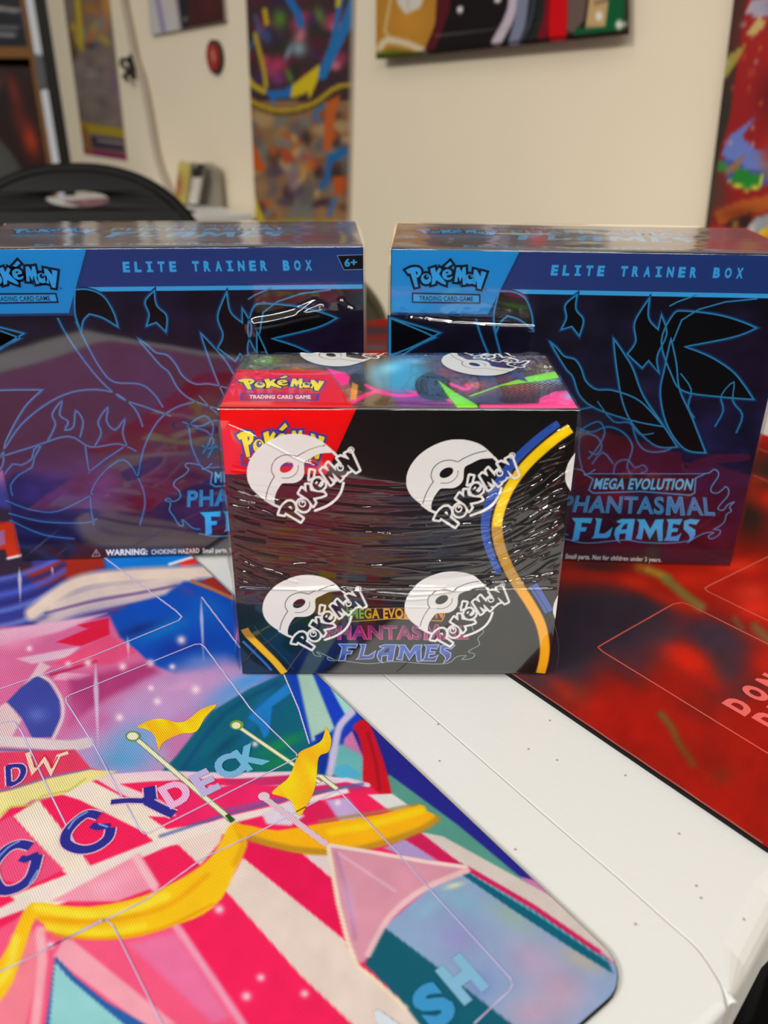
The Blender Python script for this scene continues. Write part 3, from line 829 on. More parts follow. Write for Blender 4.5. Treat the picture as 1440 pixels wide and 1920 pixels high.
# ---- right playmat: red and charcoal smoke
RM = Mat('playmat', (.1424, .1935), (-.628, .778), (.778, .628), .66, .36, .50, .30, .0019, .014)
c = RM.cv; S = RM.sf
tag(RM.root, 'red and charcoal smoky playmat with a black rubber edge, right on the table', 'playmat')
c.c[:] = (168, 22, 8)
for x, y, rx, ry, col, a, an in [
        (1070, 1200, 70, 110, (52, 46, 62), 1, 0), (1180, 1130, 110, 26, (54, 48, 62), 1, .1), (1110, 1160, 90, 60, (55, 46, 60), 1, 0), (1200, 1180, 90, 55, (62, 48, 62), .95, .2),
        (1330, 1190, 75, 42, (62, 46, 62), 1, .3), (1350, 1250, 50, 60, (62, 46, 58), .8, 0), (1400, 1295, 70, 24, (70, 46, 58), .6, -.3), (1010, 1270, 60, 40, (62, 50, 60), .9, 0), (1180, 1270, 50, 18, (92, 30, 30), .6, .5),
        (1408, 965, 44, 62, (45, 32, 30), 1, 0), (1440, 890, 50, 60, (52, 40, 36), 1, 0), (1470, 1010, 40, 30, (60, 40, 36), .8, 0), (1120, 1062, 80, 14, (52, 38, 40), .9, 0),
        (1060, 1080, 90, 20, (200, 40, 22), .6, .1), (1130, 1090, 40, 16, (205, 38, 16), .8, .3), (1190, 1092, 45, 16, (218, 44, 18), .9, .15), (1300, 1085, 70, 28, (226, 40, 14), .95, .1), (1380, 1060, 70, 20, (228, 46, 18), .95, 0), (1290, 1130, 40, 20, (205, 30, 10), .8, .5),
        (1420, 900, 36, 10, (224, 50, 22), .5, 0), (1437, 800, 30, 40, (226, 30, 14), 1, 0), (1410, 920, 20, 30, (190, 50, 20), .6, 0), (1440, 935, 30, 26, (215, 40, 14), .9, .5),
        (1290, 1235, 62, 26, (214, 34, 12), 1, .55), (1330, 1275, 40, 20, (190, 24, 10), .8, .6), (1060, 1285, 40, 16, (196, 30, 18), .8, .5), (1120, 1320, 60, 22, (180, 22, 10), .8, .4), (1420, 1140, 60, 30, (228, 44, 22), .95, .2), (1440, 1240, 50, 30, (205, 30, 12), .9, 0),
        (1200, 1370, 90, 40, (178, 20, 8), .8, .6), (1390, 1420, 60, 30, (172, 22, 8), .7, .4), (1085, 1300, 30, 20, (110, 50, 22), .6, .5), (1350, 1452, 28, 22, (112, 48, 22), .7, .4),
        (1430, 1190, 30, 16, (150, 62, 40), .5, 0), (1410, 1110, 40, 20, (236, 60, 36), .7, 0), (1300, 1330, 60, 20, (120, 30, 26), .6, .5), (1200, 1230, 40, 18, (90, 36, 40), .7, .5), (980, 1060, 60, 60, (60, 45, 55), .9, 0),
        (700, 620, 60, 12, (58, 52, 62), 1, 0), (700, 640, 60, 8, (95, 55, 50), 1, 0), (700, 652, 60, 6, (70, 90, 100), 1, 0)]:
    c.blob(x, y, rx, ry, col, a, an)
c.line([(1215, 1068), (1245, 1080)], 10, (196, 160, 50), 10, .8); c.line([(1240, 1340), (1258, 1362), (1272, 1392), (1300, 1432)], 14, (112, 92, 38), 12, .85, 4)
c.line([(1378, 1160), (1390, 1178)], 12, (130, 92, 50), 10, .7); c.line([(1415, 1175), (1440, 1200)], 16, (128, 100, 60), 12, .8)
for x, y, rx, ry, col, a, an in [(1090, 1150, 80, 60, (58, 48, 62), .95, 0), (1150, 1200, 90, 60, (60, 48, 64), .9, .2), (1060, 1230, 60, 70, (54, 46, 60), .95, 0), (1210, 1150, 60, 30, (60, 48, 62), .9, .2),
                                 (1350, 1200, 66, 34, (64, 46, 62), .95, .35), (1240, 1190, 40, 30, (66, 48, 62), .9, 0), (1370, 1250, 40, 40, (70, 48, 60), .8, .2), (1180, 1245, 50, 20, (74, 44, 54), .7, .5), (1140, 1105, 40, 14, (70, 44, 54), .6, .2),
                                 (1290, 1235, 52, 24, (212, 34, 14), .95, .5), (1240, 1120, 60, 16, (214, 40, 16), .7, .45), (1060, 1300, 40, 18, (150, 40, 26), .8, .6), (1330, 1420, 70, 40, (140, 22, 10), .7, .5), (1200, 1420, 70, 24, (150, 22, 10), .6, .65), (1080, 1080, 40, 14, (170, 40, 24), .6, .2)]:
    c.blob(x, y, rx, ry, col, a, an)
c.line([(1200, 1064), (1230, 1074), (1250, 1084)], 18, (170, 140, 46), 16, .6, 4); c.line([(1250, 1086), (1280, 1112), (1314, 1138)], 18, (128, 130, 62), 12, .8, 4)
c.noise(26, .07, 9); c.noise(90, .08, 12)
c.mesh('cloth_top', M_cloth, RM.root)
ink = Ink(S, 1e-4, 0)
RL = (226, 100, 88)
for pts in [[(1440, 1413), (1130, 1222), (1121, 1214), (1130, 1208), (1262, 1133), (1278, 1130), (1292, 1134), (1560, 1268)],
            [(1560, 1222), (1328, 1110), (1321, 1104), (1330, 1098), (1560, 985)], [(1372, 874), (1410, 890), (1460, 912)], [(1440, 848), (1380, 826)]]:
    for a, b_ in zip(pts[:-1], pts[1:]):
        ink.stroke(S.uvs([a, b_]), pxw(S, 3, (a[0] + b_[0]) / 2, (a[1] + b_[1]) / 2), RL, 0)
    ink.build('zone_line', M_cloth, RM.root)
ink = Ink(S, 1.5e-4, 0)
for st, x, y in [('D', 1384, 1324), ('O', 1416, 1300), ('N', 1447, 1280), ('!', 1474, 1262), ('!', 1490, 1252), ('D', 1440, 1351), ('E', 1468, 1331), ('C', 1494, 1314), ('K', 1524, 1294)]:
    mat_text(S, ink, st, x, y, 48, (252, 112, 106), .74 if st != '!' else .2, .065, 1)
ink.build('zone_lettering', M_cloth, RM.root)
ink.stroke([(.016, .0004), (.10, .0005), (.20, .0004), (.30, .0005), (.42, .0004), (.55, .0005), (.645, .0004)], .0006, (150, 110, 104), 0)
ink.build('frayed_edge', M_cloth, RM.root)

# ------------------------------------------------------------------ box helpers
CYAN = (58, 158, 212)


class Box:
    def __init__(s, name, x, y, yaw, w, h, d):
        s.w, s.h, s.d = w, h, d
        s.root = empty(name, (x, y, 0), yaw)
        k = dict(loc=(x, y, 0), yaw=yaw)
        s.front = Surf((0, 0, 0), (1, 0, 0), (0, 0, 1), (0, -1, 0), **k)
        s.top = Surf((0, 0, h), (1, 0, 0), (0, 1, 0), (0, 0, 1), **k)


def wrap(bx, name, mat, st, off, dfront, dtop, ink=None, side_wave=.0, sides=True, R=.0018):
    """clear film: one sheet over front, rounded edge and top, plus the two ends"""
    w, h, d = bx.w, bx.h, bx.d
    nu = int(w / st) + 1; nf = int(h / st) + 1; nt_ = int(d / st) + 1; na = 10
    us = np.linspace(-w / 2 - off, w / 2 + off, nu)
    vf = np.linspace(.0005, h + off - R, nf); vt = np.linspace(R - off, d + off, nt_)
    U, V = np.meshgrid(us, vf); PX, PY = bx.front.px(U, V)
    edge = np.clip((w / 2 - np.abs(U)) / .004, 0, 1) * np.clip((h - R - V) / .003, 0, 1)
    D = off + dfront(U, V, PX, PY) * edge
    A1 = np.stack([U, -D, V], -1)
    ang = np.linspace(0, math.pi / 2, na + 2)[1:-1]
    A2 = np.stack([np.stack([us, np.full(nu, R - off - R * math.cos(a)), np.full(nu, h + off - R + R * math.sin(a))], -1) for a in ang])
    U2, V2 = np.meshgrid(us, vt); PX2, PY2 = bx.top.px(U2, V2)
    edge = np.clip((w / 2 - np.abs(U2)) / .004, 0, 1) * np.clip((V2 - R) / .003, 0, 1)
    A3 = np.stack([U2, V2, h + off + dtop(U2, V2, PX2, PY2) * edge], -1)
    A = np.concatenate([A1, A2, A3]); nv = len(A)
    cols = np.zeros((nv, nu, 3))
    if ink: cols[:nf, :, 0], cols[nf + na:, :, 0] = ink(U, V, U2, V2)
    i = np.arange(nv * nu).reshape(nv, nu)
    f = np.stack([i[:-1, :-1], i[:-1, 1:], i[1:, 1:], i[1:, :-1]], -1).reshape(-1, 4)
    P = A.reshape(-1, 3); cols = cols.reshape(-1, 3)
    if sides:
        for sg in (-1, 1):
            yy = np.linspace(0, d, 40); zz = np.linspace(.0005, h, 90); Y, Z = np.meshgrid(yy, zz)
            X = sg * (w / 2 + off + side_wave * (vnoise(Z / .012, Y / .02 + sg * 7, 3)) * np.clip(np.minimum(h - Z, Z) / .01, 0, 1))
            j = np.arange(X.size).reshape(X.shape) + len(P)
            q = np.stack([j[:-1, :-1], j[:-1, 1:], j[1:, 1:], j[1:, :-1]], -1).reshape(-1, 4)
            if sg < 0: q = q[:, ::-1]
            P = np.concatenate([P, np.stack([X, Y, Z], -1).reshape(-1, 3)]); f = np.concatenate([f, q]); cols = np.concatenate([cols, np.zeros((X.size, 3))])
    return mesh_obj(name, P, f, mat, bx.root, cols, smooth=True)


def ridge(PX, PY, pts, wpx, hgt, sm=4):
    P = spline(pts, sm) if len(pts) > 2 else np.array(pts, float)
    lo = P.min(0) - 4 * wpx; hi = P.max(0) + 4 * wpx
    r = np.zeros_like(PX); m = (PX > lo[0]) & (PX < hi[0]) & (PY > lo[1]) & (PY < hi[1])
    if m.any():
        r[m] = hgt * np.exp(-(seg_dist(PX[m], PY[m], P, False) / wpx) ** 2)
    return r


# the trading-card logo, letters as outlines in a local frame (y down), traced at 1 unit = 1/895 of its width
def _L(*p): return np.array(p, float)


LOGO = [
    ('P', [_L((148, 186), (205, 155), (262, 142), (318, 146), (352, 172), (362, 205), (352, 245), (322, 280), (296, 290), (318, 410), (274, 420), (214, 226), (186, 236)), _L((282, 200), (308, 206), (312, 228), (292, 252))]),
    ('o', [ell(425, 302, 70, 74, 0, 26), ell(428, 278, 35, 37, 0, 18)]),
    ('K', [_L((478, 164), (545, 142), (556, 212), (604, 146), (634, 172), (600, 232), (640, 290), (694, 350), (690, 384), (640, 366), (560, 318), (546, 372), (498, 384), (508, 290))]),
    ('e', [_L((640, 250), (650, 200), (690, 170), (735, 168), (768, 195), (772, 235), (700, 252), (712, 282), (745, 282), (775, 262), (782, 282), (748, 312), (700, 316), (660, 296)), _L((690, 205), (725, 200), (722, 222), (692, 228))]),
    ("'", [_L((752, 58), (780, 96), (716, 142), (672, 130))]),
    ('M', [_L((836, 142), (876, 138), (902, 205), (922, 140), (960, 134), (966, 376), (922, 382), (914, 262), (884, 338), (858, 258), (846, 344), (806, 340))]),
    ('o', [ell(1015, 300, 68, 70, 0, 26), ell(1022, 272, 32, 33, 0, 18)]),
    ('N', [_L((1070, 166), (1112, 176), (1160, 268), (1168, 188), (1240, 206), (1162, 440), (1116, 430), (1102, 308), (1090, 380), (1050, 366))]),
]
LOGO_EYES = [ell(440, 268, 13, 13, 0, 12), ell(1036, 262, 12, 12, 0, 12)]


def logo(ink, T, fill, line, lw, layer, shadow=None):
    """T maps logo coordinates to the surface; lw = outline width in surface units"""
    for n, loops in LOGO:
        ink.stroke(T(loops[0]), lw * 2, line, layer, closed=True)
        if shadow is not None: ink.poly(T(loops[0] + shadow), line, layer)
    for n, loops in LOGO:
        if n == 'o':
            ink.poly(T(loops[0]), fill, layer + 2); ink.poly(T(loops[1]), line, layer + 3)
        else:
            ink.poly(T(loops[0]), fill, layer + 2, holes=[T(q) for q in loops[1:]])
    for e in LOGO_EYES: ink.poly(T(e), fill, layer + 4)


def quad_map(sf, px4, box4=(100, 40, 1260, 470)):
    """maps the logo frame box4 (x0 y0 x1 y1) onto four photo corners tl tr br bl seen on the surface"""
    tl, tr, br, bl = sf.uvs(px4); x0, y0, x1, y1 = box4

    def T(P):
        P = np.asarray(P, float); x = ((P[:, 0] - x0) / (x1 - x0))[:, None]; y = ((P[:, 1] - y0) / (y1 - y0))[:, None]
        return tl * (1 - x) * (1 - y) + tr * x * (1 - y) + br * x * y + bl * (1 - x) * y
    return T


# serif display lettering for the set name
FLAMES = [
    [_L((178, 380), (312, 380), (300, 414), (242, 410), (238, 440), (276, 440), (266, 466), (233, 466), (224, 516), (214, 524), (178, 526), (186, 500), (202, 412))],
    [_L((328, 380), (372, 384), (366, 410), (352, 480), (388, 480), (412, 464), (440, 438), (424, 498), (404, 508), (302, 512), (320, 496), (338, 404))],
    [_L((466, 400), (500, 386), (586, 386), (578, 420), (562, 524), (520, 524), (526, 478), (486, 482), (480, 520), (492, 544), (464, 524), (450, 486), (460, 446), (500, 412), (476, 412)), _L((512, 424), (538, 412), (532, 452), (494, 456))],
    [_L((596, 388), (648, 388), (682, 452), (716, 390), (770, 388), (762, 420), (762, 528), (734, 530), (722, 446), (678, 520), (642, 440), (628, 520), (588, 512), (604, 480), (612, 412))],
    [_L((786, 388), (890, 386), (872, 424), (830, 416), (824, 446), (862, 446), (856, 468), (820, 470), (814, 500), (850, 496), (884, 476), (862, 528), (768, 526), (786, 500), (800, 412))],
    [_L((900, 398), (940, 386), (1002, 392), (976, 424), (934, 416), (926, 428), (972, 456), (972, 488), (952, 520), (918, 546), (938, 504), (926, 482), (896, 452))],
]

# ------------------------------------------------------------------ the two large card sets in blue boxes
EW, EH, ED = .18816, .16584, .07742
BL_ = Box('trading_card_box', -.10448, .4018, .07903, EW, EH, ED)
BR_ = Box('trading_card_box', .09632, .39897, -.051, EW, EH, ED)
Lf, Rf = BL_.front, BR_.front
LP = lambda pts: Lf.uvs(pts)
RP = lambda pts: Rf.uvs(pts)
G = 'blue boxed card sets on the playmats'
tag(BL_.root, 'dark blue card box on the circus playmat, its left end cut by the frame', 'box', G)
tag(BR_.root, 'dark blue card box on the red playmat, standing at the right', 'box', G)

box('carton', (-EW / 2, .0002, 0.0002), (EW / 2, ED, EH), M_board, BR_.root, .0006)
# printed front: soft colours
U, V = grid(-EW / 2 + .0004, EW / 2 - .0004, 190, .0006, EH - .0004, 168)
cv = Canvas(Rf, U, V, (20, 17, 36)); cv.X, cv.Y = U * 1000, V * 1000
cv.blob(-60, 40, 50, 28, (44, 36, 96), 1); cv.blob(-40, 50, 30, 16, (72, 50, 100), .9, .3); cv.blob(-60, 12, 60, 16, (20, 24, 66), 1); cv.blob(0, 40, 40, 26, (64, 30, 52), .9)
cv.blob(20, 45, 40, 30, (52, 22, 50), .9); cv.blob(60, 30, 50, 40, (44, 20, 56), 1); cv.blob(75, 70, 40, 40, (22, 26, 66), 1); cv.blob(40, 18, 70, 18, (48, 16, 44), .9)
cv.blob(-20, 95, 50, 30, (26, 22, 52), .9); cv.blob(30, 110, 40, 20, (26, 22, 50), .9); cv.blob(80, 110, 25, 30, (34, 18, 50), .9); cv.blob(-30, 65, 24, 12, (62, 42, 46), .7); cv.blob(-10, 75, 30, 12, (50, 34, 44), .6)
cv.blob(-25, 30, 20, 8, (86, 26, 48), .7); cv.blob(5, 24, 20, 8, (70, 22, 48), .6)
cv.noise(14, .5, 2, 1, 1.4); cv.noise(5, .25, 4, .6, 1.2)
vb = RP([(1368, 1032)])[0][1] * 1000
cv.c[cv.Y < vb] = cv.c[cv.Y < vb] * .55 + np.array([24, 24, 28])
cv.mesh('front_artwork', M_card, BR_.root, 4e-5)
# header band and tab
ink = Ink(Rf, 7e-5)
v0 = RP([(945, 541)])[0][1]; vT = EH - .0005
x_tab = [RP([(974, 472)])[0], RP([(915, 589)])[0]]
hw = EW / 2 - .0004
ink.poly([(-hw, v0), (hw, v0), (hw, vT), (-hw, vT)], lambda u, v: (38 + 14 * math.sin(u * 60), 58, 118), 0)
ink.poly([(-hw, v0 - .0002), (hw, v0 - .0002), (hw, v0 - .0023), (-hw, v0 - .0023)], CYAN, 1)
ink.poly([(-hw, vT), (x_tab[0][0] + .0014, vT), (x_tab[1][0] + .0016, x_tab[1][1] - .0012), (-hw, x_tab[1][1] - .0012)], (30, 58, 104), 2)
ink.poly([(-hw, vT), (x_tab[0][0], vT), x_tab[1], (-hw, x_tab[1][1])], lambda u, v: (30, 132, 190), 3)
bp_ = LP([(632, 479), (680, 477.5), (681, 505), (645, 506)]); bp_[1][0] = bp_[2][0] = hw
ink.poly(bp_, (14, 12, 20), 3); ink.stroke(bp_[[1, 0, 3, 2]], .0003, (110, 150, 200), 4)
ink.build('header_panel', M_card, BR_.root)

ink = Ink(Rf, 1.6e-4)
st = 'ELITE TRAINER BOX'
for i, ch in enumerate(st):
    if ch == ' ': continue
    t = i / (len(st) - 1)
    x = 1040 + t * (1387 - 1040); yb = 516.5 + t * 5.5; hh = 20
    sl = 3.0
    if ch != 'I': ink.text(ch, RP([(x - 6.5 - sl / 2, yb), (x + 6.5 - sl / 2, yb + .2), (x + 6.5 + sl / 2, yb - hh + .2), (x - 6.5 + sl / 2, yb - hh)]), CYAN, 0, .055)
    if ch == 'I':
        I = [(-6, 0), (6, 0), (6.5, -4), (2.6, -4), (3.6, -16), (7, -16), (7.5, -20), (-5, -20), (-4.6, -16), (-1.6, -16), (-2.6, -4), (-5.4, -4)]
        ink.poly(RP([(x + p[0] - .8, yb + p[1]) for p in I]), CYAN, 0)
ink.build('title_lettering', M_card, BR_.root)
ink.text('6+', LP([(646, 500), (669, 499), (669, 484), (646, 485)]), CYAN, 0, .03)
ink.build('age_mark', M_card, BR_.root)
T = quad_map(Rf, [(754, 486), (915, 488), (915, 546), (754, 545)])
logo(ink, T, (52, 150, 205), (10, 22, 44), .0011, 2, np.array([-6, 12]))
ink.text('TM', RP([(907, 545), (913, 545), (913, 541), (907, 541)]), (10, 30, 60), 2)
ink.build('logo', M_card, BR_.root)
q = RP([(772, 548), (901, 551), (901, 570), (772, 568)])
ink.poly(q, (10, 34, 66), 0); ink.poly(RP([(775, 551.5), (898, 554), (898, 566.5), (775, 565)]), (52, 148, 202), 1)
ink.text('TRADING CARD GAME', RP([(786, 563.5), (887, 565), (887, 556), (786, 554.5)]), (12, 36, 66), 2, .02)
ink.build('logo_bar', M_card, BR_.root)

# neon line art: black blades and flame ribbons edged in cyan (no creature)
ink = Ink(Rf, 8e-5, 1.2e-5)
BLK = (5, 5, 12)
NE = lambda u, v: (44, 128, 176) if v > .06 else (66, 112, 172)
GL = (14, 52, 98)


def smooth_poly(P, closed=True, lim=1.0):
    """round the soft bends of an outline, keep its sharp tips"""
    P = np.array(P, float); n = len(P)
    a = P - np.roll(P, 1, 0); b_ = np.roll(P, -1, 0) - P
    t = np.abs((np.arctan2(a[:, 1], a[:, 0]) - np.arctan2(b_[:, 1], b_[:, 0]) + math.pi) % (2 * math.pi) - math.pi)
    cs = [i for i in range(n) if t[i] > lim]
    if not cs: return spline(P, 5, True)
    out = []
    for q, i in enumerate(cs):
        j = cs[(q + 1) % len(cs)]; m = (j - i) % n or n
        seg = P[[(i + k) % n for k in range(m + 1)]]
        out.append(spline(seg, 5)[:-1] if len(seg) > 2 else seg[:-1])
    return np.concatenate(out)


def neon(P, fill=True, closed=True, w=.00075, sm=0):
    P = np.array(P)
    if sm: P = spline(P, sm, closed)
    if fill: ink.poly(P, BLK, 2)
    ink.stroke(P, w * 2.8, GL, 1 if closed else 1, closed=closed)
    ink.stroke(P, w, NE, 3, closed=closed)


vL = v0 - .0024
for P in [RP([(1240, 640), (1262, 590), (1284, 583), (1345, 590), (1388, 602), (1419, 615), (1375, 632), (1284, 650), (1330, 668), (1372, 695), (1395, 722), (1413, 749), (1350, 744), (1281, 733), (1258, 700)]),
          RP([(732, 596), (780, 610), (825, 624), (778, 648), (738, 664), (732, 664)]),
          LP([(-60, 600), (0, 620), (38, 634), (0, 655), (-40, 690)]), LP([(-70, 740), (0, 732), (79, 731), (45, 765), (10, 830), (0, 880), (-60, 900)]),
          RP([(936, 546), (962, 547), (985, 560), (997, 590), (999, 618), (975, 600), (952, 592), (938, 604), (930, 624), (926, 590)]),
          RP([(1176, 664), (1192, 640), (1190, 604), (1218, 558), (1216, 596), (1234, 618), (1240, 590), (1250, 626), (1232, 668), (1236, 700), (1216, 676), (1204, 690)]),
          RP([(1030, 640), (1044, 652), (1058, 668), (1078, 674), (1090, 692), (1098, 714), (1118, 730), (1150, 732), (1200, 752), (1245, 800), (1200, 792), (1150, 778), (1110, 762), (1086, 740), (1074, 706), (1060, 690)]),
          RP([(1150, 634), (1168, 660), (1186, 690), (1206, 742), (1240, 792), (1270, 838), (1230, 836), (1190, 800), (1168, 756), (1156, 690)]),
          RP([(1258, 634), (1268, 680), (1274, 730), (1296, 780), (1323, 849), (1284, 842), (1252, 800), (1238, 740), (1246, 690)]),
          RP([(1052, 618), (1062, 596), (1060, 572), (1082, 552), (1080, 580), (1094, 600), (1086, 630), (1072, 612)])]:
    neon(smooth_poly(P))
ink.stroke(RP([(1420, 560), (1360, 566), (1310, 580), (1278, 600), (1262, 640)]), .0007, NE, 4); ink.stroke(RP([(1306, 553), (1270, 566), (1255, 574)]), .0007, NE, 4)
for P, sm in [(LP([(108, 596), (124, 626), (152, 668), (190, 715), (230, 748), (270, 762), (320, 780)]), 4), (LP([(142, 602), (160, 640), (188, 690), (214, 716), (262, 720), (288, 738), (306, 764)]), 4),
              (LP([(-20, 900), (4, 850), (40, 796), (96, 752), (150, 732), (210, 735), (252, 765), (268, 800)]), 4), (LP([(-30, 866), (60, 838), (128, 818), (170, 838), (222, 832), (256, 846)]), 4),
              (LP([(10, 938), (60, 956), (110, 958), (175, 926)]), 4), (LP([(16, 962), (80, 978), (160, 980), (182, 972)]), 4), (LP([(18, 975), (80, 1002), (140, 1010)]), 4),
              (LP([(176, 985), (170, 930), (190, 890), (232, 862), (262, 902), (272, 942), (262, 985)]), 4), (LP([(258, 896), (270, 840), (296, 790), (330, 764), (370, 752)]), 4),
              (LP([(90, 826), (104, 796), (98, 776), (116, 752), (112, 778), (128, 790), (122, 806), (138, 800), (142, 770), (156, 790), (150, 820)]), 3), (LP([(178, 836), (190, 812), (184, 790), (202, 764), (200, 790), (216, 806), (234, 786), (230, 812), (240, 840)]), 3), (LP([(165, 886), (196, 862), (232, 838)]), 0), (LP([(160, 836), (164, 866), (168, 888)]), 4),
              (LP([(350, 800), (368, 786), (386, 780), (400, 800), (392, 830), (380, 850)]), 4), (LP([(354, 800), (360, 838), (374, 870)]), 4),
              (LP([(8, 890), (24, 870), (40, 872), (60, 860), (64, 842), (76, 837), (64, 858), (60, 876), (36, 890), (20, 910), (24, 930)]), 2),
              (RP([(1078, 800), (1108, 810), (1140, 800), (1170, 812), (1186, 838), (1176, 872), (1182, 888)]), 4), (RP([(1100, 812), (1120, 820), (1128, 838), (1118, 852), (1104, 846)]), 4),
              (RP([(1110, 870), (1130, 848), (1150, 870)]), 3), (RP([(1150, 888), (1156, 868), (1176, 862), (1190, 876), (1206, 872), (1213, 882), (1200, 888)]), 4),
              (RP([(1186, 800), (1196, 830), (1214, 846), (1244, 846), (1262, 838)]), 4), (RP([(1120, 752), (1150, 790), (1180, 792), (1200, 814), (1226, 812)]), 3),
              (RP([(1276, 700), (1296, 730), (1290, 762), (1302, 784)]), 3), (RP([(1340, 800), (1356, 770), (1352, 742), (1376, 716), (1374, 752), (1392, 778), (1380, 812)]), 3)]:
    neon(P, False, False, .00062, sm)
ink.build('line_art', M_card, BR_.root)

ink = Ink(Rf, 2.6e-4, 1.5e-5)
LB = (66, 146, 202)
FL = [(1318, 888), (1330, 886), (1338, 880), (1346, 884), (1346, 894), (1334, 912), (1334, 922), (1345, 924), (1356, 916), (1360, 912), (1366, 918), (1364, 930), (1350, 946), (1346, 954), (1356, 956), (1364, 946), (1376, 941), (1368, 950), (1371, 958), (1362, 964), (1358, 978), (1346, 988), (1338, 992), (1350, 994), (1348, 1002), (1334, 1010), (1328, 1005), (1338, 998), (1322, 999), (1306, 1006), (1290, 1014), (1250, 1018), (1200, 1016), (1170, 1012), (1100, 1018), (1060, 1010)]
ink.stroke(spline(RP(FL), 4), .0006, LB, 0)
FL2 = [(398, 868), (382, 880), (376, 872), (352, 868), (348, 874), (354, 880), (346, 890), (330, 900), (326, 910), (336, 920), (338, 932), (326, 940), (316, 934), (310, 938), (320, 942), (318, 956), (326, 968), (336, 984), (344, 984), (342, 974), (350, 980), (362, 990), (376, 992)]
ink.stroke(spline(LP(FL2), 4), .0006, LB, 0)
bn = RP([(1096, 888), (1322, 888), (1304, 896), (1302, 924), (1294, 928), (1200, 921), (1112, 924), (1104, 918), (1112, 898)])
ink.poly(bn, (16, 20, 46), 0); ink.stroke(bn, .0008, LB, 1, closed=True)
ink.text('MEGA EVOLUTION', RP([(1112, 917), (1296, 919), (1301, 897), (1117, 896)]), (90, 186, 245), 2, .035)
pl = LP([(350, 951), (352, 919)]); pr = RP([(1341, 967), (1337, 932)])
ink.set_name([pl[0], pr[0], pr[1], pl[1]], (56, 134, 186), (80, 168, 216), 1, .0004, .006)
TF = lambda P: RP([(1020 + p[0] / 3.4286, 860 + p[1] / 3.4286) for p in P])
for lt in FLAMES:
    ink.poly(TF(lt[0]), lambda u, v: (70, 160 + 20 * (v > .02), 232), 1, holes=[TF(q) for q in lt[1:]])
ink.build('set_name_lettering', M_card, BR_.root)
ink = Ink(Rf, 2.2e-4, 1e-5)
WH = (225, 222, 228)
ink.text('WARNING:', LP([(198, 1041.5), (277, 1040), (277, 1028), (198, 1030)]), WH, 0, .05)
ink.text('CHOKING HAZARD', LP([(284, 1039.5), (374, 1036.5), (374, 1027.5), (284, 1030)]), WH, 0, .02)
ink.text('Small parts. Not for children under 3 years.', [LP([(380, 1039.5)])[0], RP([(1240, 1056)])[0], RP([(1240, 1045)])[0], LP([(380, 1027.5)])[0]], WH, 0, .02)
tri = LP([(173, 1043), (188, 1042), (180.5, 1030)])
ink.stroke(tri, .0004, (170, 168, 176), 0, closed=True); ink.text('!', LP([(179.5, 1040.5), (181.5, 1040.5), (181.5, 1034), (179.5, 1034)]), (170, 168, 176), 0)
ink.build('warning_lettering', M_card, BR_.root)

# top face
U, V = grid(-EW / 2 + .0004, EW / 2 - .0004, 90, .0006, ED - .0004, 40)
cv = Canvas(BR_.top, U, V, (92, 82, 86)); cv.X, cv.Y = U * 1000, V * 1000  # greyed base: the film's pale haze is painted into the print colour
cv.noise(16, .35, 2); cv.blob(40, 50, 30, 14, (80, 90, 120), .8); cv.blob(60, 25, 30, 12, (116, 60, 60), .7); cv.blob(-60, 40, 30, 20, (84, 84, 104), .6)
cv.mesh('top_artwork', M_card, BR_.root, 4e-5)
TOPC = (92, 150, 184)
ink = Ink(BR_.top, 8e-5)
wx = lambda P, x0, y0, k: np.array([(x0 + (p[0] - 590) * k, y0 - (p[1] - 455) * k) for p in P])
for lt in FLAMES:
    ink.poly(wx(lt[0], .012, .036, .00011), TOPC, 0, holes=[wx(q, .012, .036, .00011) for q in lt[1:]])
ink.text('PHANTASMAL', [(-.034, .048), (.058, .048), (.058, .058), (-.034, .058)], TOPC, 0, .02)
ink.text('MEGA EVOLUTION', [(-.022, .061), (.046, .061), (.046, .067), (-.022, .067)], TOPC, 0, .02)
ink.text('ELITE TRAINER BOX', [(-.06, .006), (.06, .006), (.06, .0105), (-.06, .0105)], TOPC, 0, .03)
tl_ = lambda P: np.array([(-.086 + (p[0] - 100) / 1160 * .046, .062 - (p[1] - 40) / 430 * .022) for p in P])
logo(ink, tl_, (52, 150, 205), (10, 22, 44), .0008, 2)
ink.text('TRADING CARD GAME', [(-.080, .033), (-.046, .033), (-.046, .0365), (-.080, .0365)], TOPC, 0, .02)
ink.build('top_lettering', M_card, BR_.root)

# the second box: the same printed parts, copied
for ch in list(BR_.root.children):
    o = ch.copy(); COL.objects.link(o); o.parent = BL_.root


def film_r(U, V, X, Y):
    return (vnoise(U / .03, V / .03, 21) - .5) * .00018 + ridge(X, Y, [(770, 597), (850, 606), (930, 611), (1000, 613)], 4, .0011) + ridge(X, Y, [(792, 586), (800, 598)], 2.5, .0007) + \
        ridge(X, Y, [(848, 590), (856, 594)], 3, .0007) + ridge(X, Y, [(754, 581), (757, 585)], 3, .0007) + ridge(X, Y, [(1290, 868), (1330, 850), (1400, 848)], 8, .0006)


def film_l(U, V, X, Y):
    return (vnoise(U / .03 + 9, V / .03, 22) - .5) * .00018 + ridge(X, Y, [(478, 607), (520, 600), (560, 590), (600, 582)], 10, .0022) + ridge(X, Y, [(640, 565), (648, 575), (660, 582)], 4, .0012) + \
        ridge(X, Y, [(560, 580), (590, 565)], 4, .0008)


def film_top(U, V, X, Y):
    return (vnoise(U / .02, V / .012, 31) - .5) * .00022 + (vnoise(U / .05, V / .004, 33) - .5) * .00005


